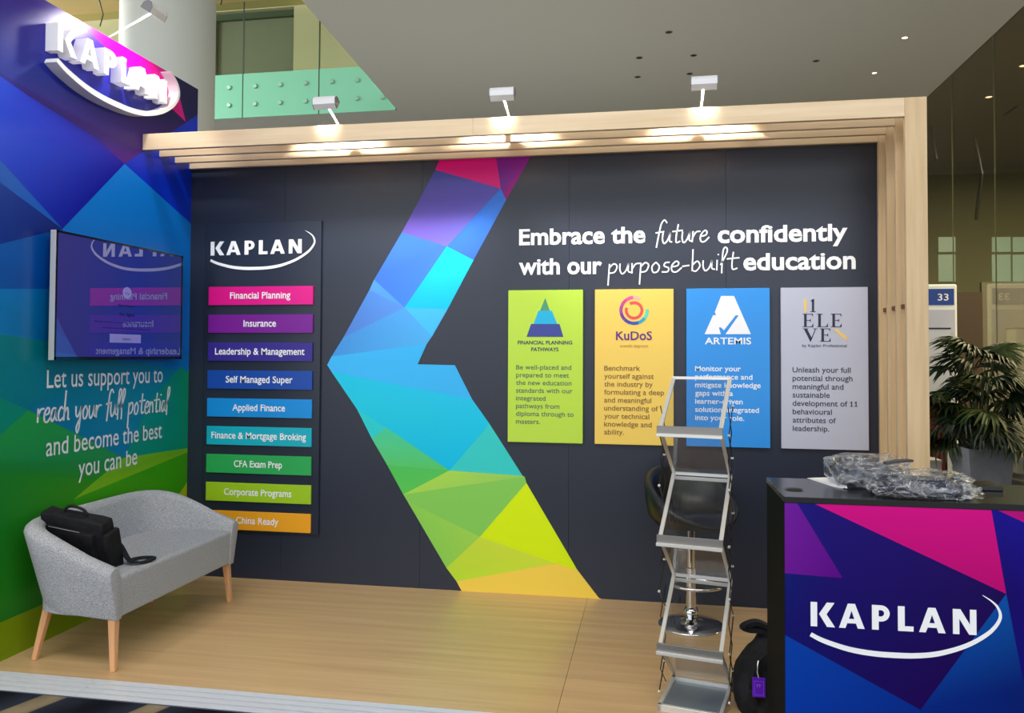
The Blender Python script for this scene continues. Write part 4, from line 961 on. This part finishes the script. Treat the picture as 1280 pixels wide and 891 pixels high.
PUR = mat('purple_tag', rgb(98, 22, 196), .35, emit=None)
tgo = obj('luggage_tag', bx(tg0.x, tg1.x, -1.665, -1.660, tg0.z, tg1.z), PUR, bp_, bevel=.002)
bm = bm_(); cx_ = (tg0.x+tg1.x)/2; mm = back_map(-1.6655)
for q in ((tg0.x+.008, tg1.x-.008, tg0.z+.010, tg0.z+.0112), (tg0.x+.008, tg1.x-.008, tg1.z-.016, tg1.z-.0148), (tg0.x+.008, tg0.x+.0092, tg0.z+.01, tg1.z-.0148), (tg1.x-.0092, tg1.x-.008, tg0.z+.01, tg1.z-.0148)): prism(bm, [(q[0], q[2]), (q[1], q[2]), (q[1], q[3]), (q[0], q[3])], 0, .0006, mm)
for dx in (-.006, .004): prism(bm, [(cx_+dx-.004, tg1.z-.028), (cx_+dx+.002, tg1.z-.028), (cx_+dx-.001, tg1.z-.044)], 0, .0006, mm)
obj('tag_print', bm, mat('tag_lilac', rgb(170, 120, 235), .4), tgo)
obj('tag_loop', tube(bm_(), [(cx_, -1.663, tg1.z-.005), (cx_-.006, -1.655, tg1.z+.02), (cx_-.002, -1.64, tg1.z+.045), (cx_+.002, -1.63, tg1.z+.06)], .0025, 6), ALU, bp_)

# ================================================================ counter
KX0, KX1, KY0, KY1, KZ = 3.769, 5.75, -2.39, -1.948, 1.110
kc = tag(empty('reception_counter', ((KX0+KX1)/2, (KY0+KY1)/2, -.03)), 'black counter whose front carries blue and magenta facets and a white logo', 'counter')
obj('carcass', bx(KX0, KX1, KY0+.004, KY1, -.03, KZ-.022), BLACKS, kc)
obj('counter_top', bx(KX0-.001, KX1, KY0-.001, KY1+.001, KZ-.021, KZ), BLACKC, kc, bevel=.0012, seg=1)
fx = lambda x, y: (950+x/2.69, 560+y/2.69)
CG = [
 ([(78, 150), (121, 150), (125, 168), (278, 437), (78, 420)], [(118, 22, 165), (112, 20, 165), (112, 20, 165), (92, 0, 140), (112, 18, 158)]),
 ([(185, 168), (168, 150), (776, 150), (778, 187), (828, 490)], [(222, 0, 142)]*3+[(206, 0, 136), (198, 0, 120)]),
 ([(778, 187), (776, 150), (800, 150), (888, 250), (1200, 620), (1200, 1100), (945, 1100), (888, 800), (828, 490)], [(18, 4, 150)]*4+[(18, 4, 140)]*2+[(10, 20, 120), (10, 10, 130), (20, 0, 110)]),
 ([(800, 150), (1200, 150), (1200, 620), (888, 250)], (190, 0, 130)),
 ([(121, 150), (168, 150), (185, 168), (828, 490), (540, 880), (78, 628), (78, 420), (278, 437), (125, 168)], [(24, 16, 130), (24, 10, 130), (26, 8, 126), (26, 0, 90), (28, 0, 88), (14, 14, 110), (8, 22, 120), (26, 6, 112), (24, 16, 130)]),
 ([(78, 628), (540, 880), (380, 1100), (78, 1100)], [(0, 66, 178), (0, 44, 150), (0, 44, 150), (0, 52, 170)]),
 ([(828, 490), (540, 880), (380, 1100), (945, 1100), (888, 800)], [(0, 86, 180), (0, 40, 140), (0, 40, 140), (0, 30, 120), (0, 30, 120)]),
]
def cl_c(p): p.x = max(KX0, min(KX1, p.x)); p.z = max(-.03, min(KZ-.0215, p.z)); return p
facets('printed_front', [([fx(*q) for q in p], c_) for p, c_ in [(p_, [tuple(v*.9 for v in q_) for q_ in (c2 if not isinstance(c2[0], (int, float)) else [c2]*len(p_))]) for p_, c2 in CG]], 1, KY0, -.0002, kc, FACET, cl_c)  # print colours dimmed to imitate the weaker light on the counter
bm = bm_(); logo(bm, 3.853, .671, .0763, .0825, back_map(KY0), .0006, .002, .0005); obj('logo', bm, WHITE, kc)
g = at(993, 612, 2, KZ); bm = bm_(); lathe(bm, [(.026, .0), (.034, .0025), (.036, .0)], (g.x, g.y, KZ), 28); obj('cable_grommet', bm, BLK, kc, smooth=True)
bm = bm_(); lathe(bm, [(0, .0008), (.027, .0008)], (g.x, g.y, KZ), 28); obj('grommet_hole', bm, mat('hole', rgb(3, 3, 4), .8), kc)

# things on the counter
q0, q1, q2, q3 = at(1009, 598, 2, KZ), at(1052, 597, 2, KZ), at(1054, 611, 2, KZ), at(1042, 609, 2, KZ)
pp = tag(empty('paper_sheets', q0), 'white paper sheets sticking out from under the left clear package', 'paper')
for k_, dz in enumerate((0.001, .004)):
    bm = bm_(); d_ = Vector((.012*k_, -.01*k_, 0)); v_ = [q0+d_, q1+d_, q2+d_, q3+d_]
    hexa(bm, [(v.x, v.y, KZ+dz) for v in v_], [(v.x, v.y, KZ+dz+.0012) for v in v_]); obj('sheet', bm, WHITE, pp)
NAVY = noisy(mat('navy_cloth', rgb(20, 26, 48), .7), rgb(14, 18, 36), rgb(34, 42, 66), (1, 1, 1), 14, bump=.3)
GRYC = noisy(mat('grey_cloth', rgb(84, 88, 100), .7), rgb(34, 38, 50), rgb(92, 98, 114), (1, 1, 1), 14, bump=.3)
def package(cx_, cy_, w_, d_, h_, rot, seed, label, m_in):
    base = Vector((cx_, cy_, KZ)); e = tag(empty('clear_package', base), label, 'package', 'clear plastic packages on the counter')
    def lump(sx, sy_, sz, amp, fr1, n=4, squash=.6, sd=0):
        bm = bm_(); bmesh.ops.create_icosphere(bm, subdivisions=n, radius=1)
        for v in bm.verts:
            p = v.co.copy(); q = Vector([math.copysign(abs(a)**squash, a) for a in p]); 
            r_ = (1-abs(noise.noise(p*fr1+Vector((seed+sd, 1, 2))))*2)*amp + noise.noise(p*fr1*3+Vector((sd, seed, 0)))*amp*.5
            q *= (1+r_); v.co = Vector((q.x*sx, q.y*sy_, max(q.z*sz+sz, 0.002)))
        bm.transform(Matrix.Translation(base) @ Matrix.Rotation(rot, 4, 'Z')); return bm
    obj('folded_cloth', lump(w_*.40, d_*.34, h_*.36, .10, 2.0, 4, .5), m_in, e, smooth=True)
    obj('plastic_film', lump(w_*.48, d_*.47, h_*.47, .24, 1.9, 4, .62, 9), FILM, e, smooth=False)
    # gathered end of the film
    bm = bm_(); n = 18; prev = None
    for j in range(8):
        t = j/7; row = []
        for i in range(n):
            a = 2*PI*i/n; r_ = (.012+.035*abs(t-.35)) * (1+.45*math.sin(5*a+seed)+.2*math.sin(9*a)); row.append(bm.verts.new(Vector((w_*.44+.06*t, r_*math.cos(a)*1.3, max(.003, h_*.32+r_*math.sin(a)*.7-h_*.2*t)))))
        if prev:
            for i in range(n): bm.faces.new((prev[i], prev[(i+1) % n], row[(i+1) % n], row[i]))
        prev = row
    bm.transform(Matrix.Translation(base) @ Matrix.Rotation(rot, 4, 'Z')); obj('gathered_end', bm, FILM, e)
a = at(1085, 607, 2, KZ); package(a.x, a.y, .27, .19, .115, .0, 2.3, 'clear plastic package of grey cloth, left one with white papers beside it', GRYC)
a = at(1142, 622, 2, KZ); package(a.x+.03, KY0+.115, .31, .17, .088, -.10, 6.1, 'clear plastic package of navy cloth, right one at the counter edge', NAVY)
sp_ = [at(1106, 592, 1, -2.22), at(1122, 589, 1, -2.22), at(1140, 586, 1, -2.22)]
bm = strap([(sp_[0].x, -2.22, KZ+.100), (sp_[1].x, -2.22, KZ+.108), (sp_[2].x, -2.20, KZ+.110)], .035, .008)
tag(obj('strap_end', bm, mat('taupe', rgb(58, 56, 64), .6), base=(sp_[1].x, -2.22, KZ+.1)), 'dark strap lying over the gap between the two packages', 'strap')
a, b = at(1196, 606, 2, KZ+.015), at(1262, 612, 2, KZ+.015)
tag(obj('flat_case', bx(a.x, b.x, -2.12, -1.99, KZ, KZ+.018), BLACKC, bevel=.003, base=(a.x, -2.1, KZ)), 'thin flat black case lying on the counter below the planter', 'case')
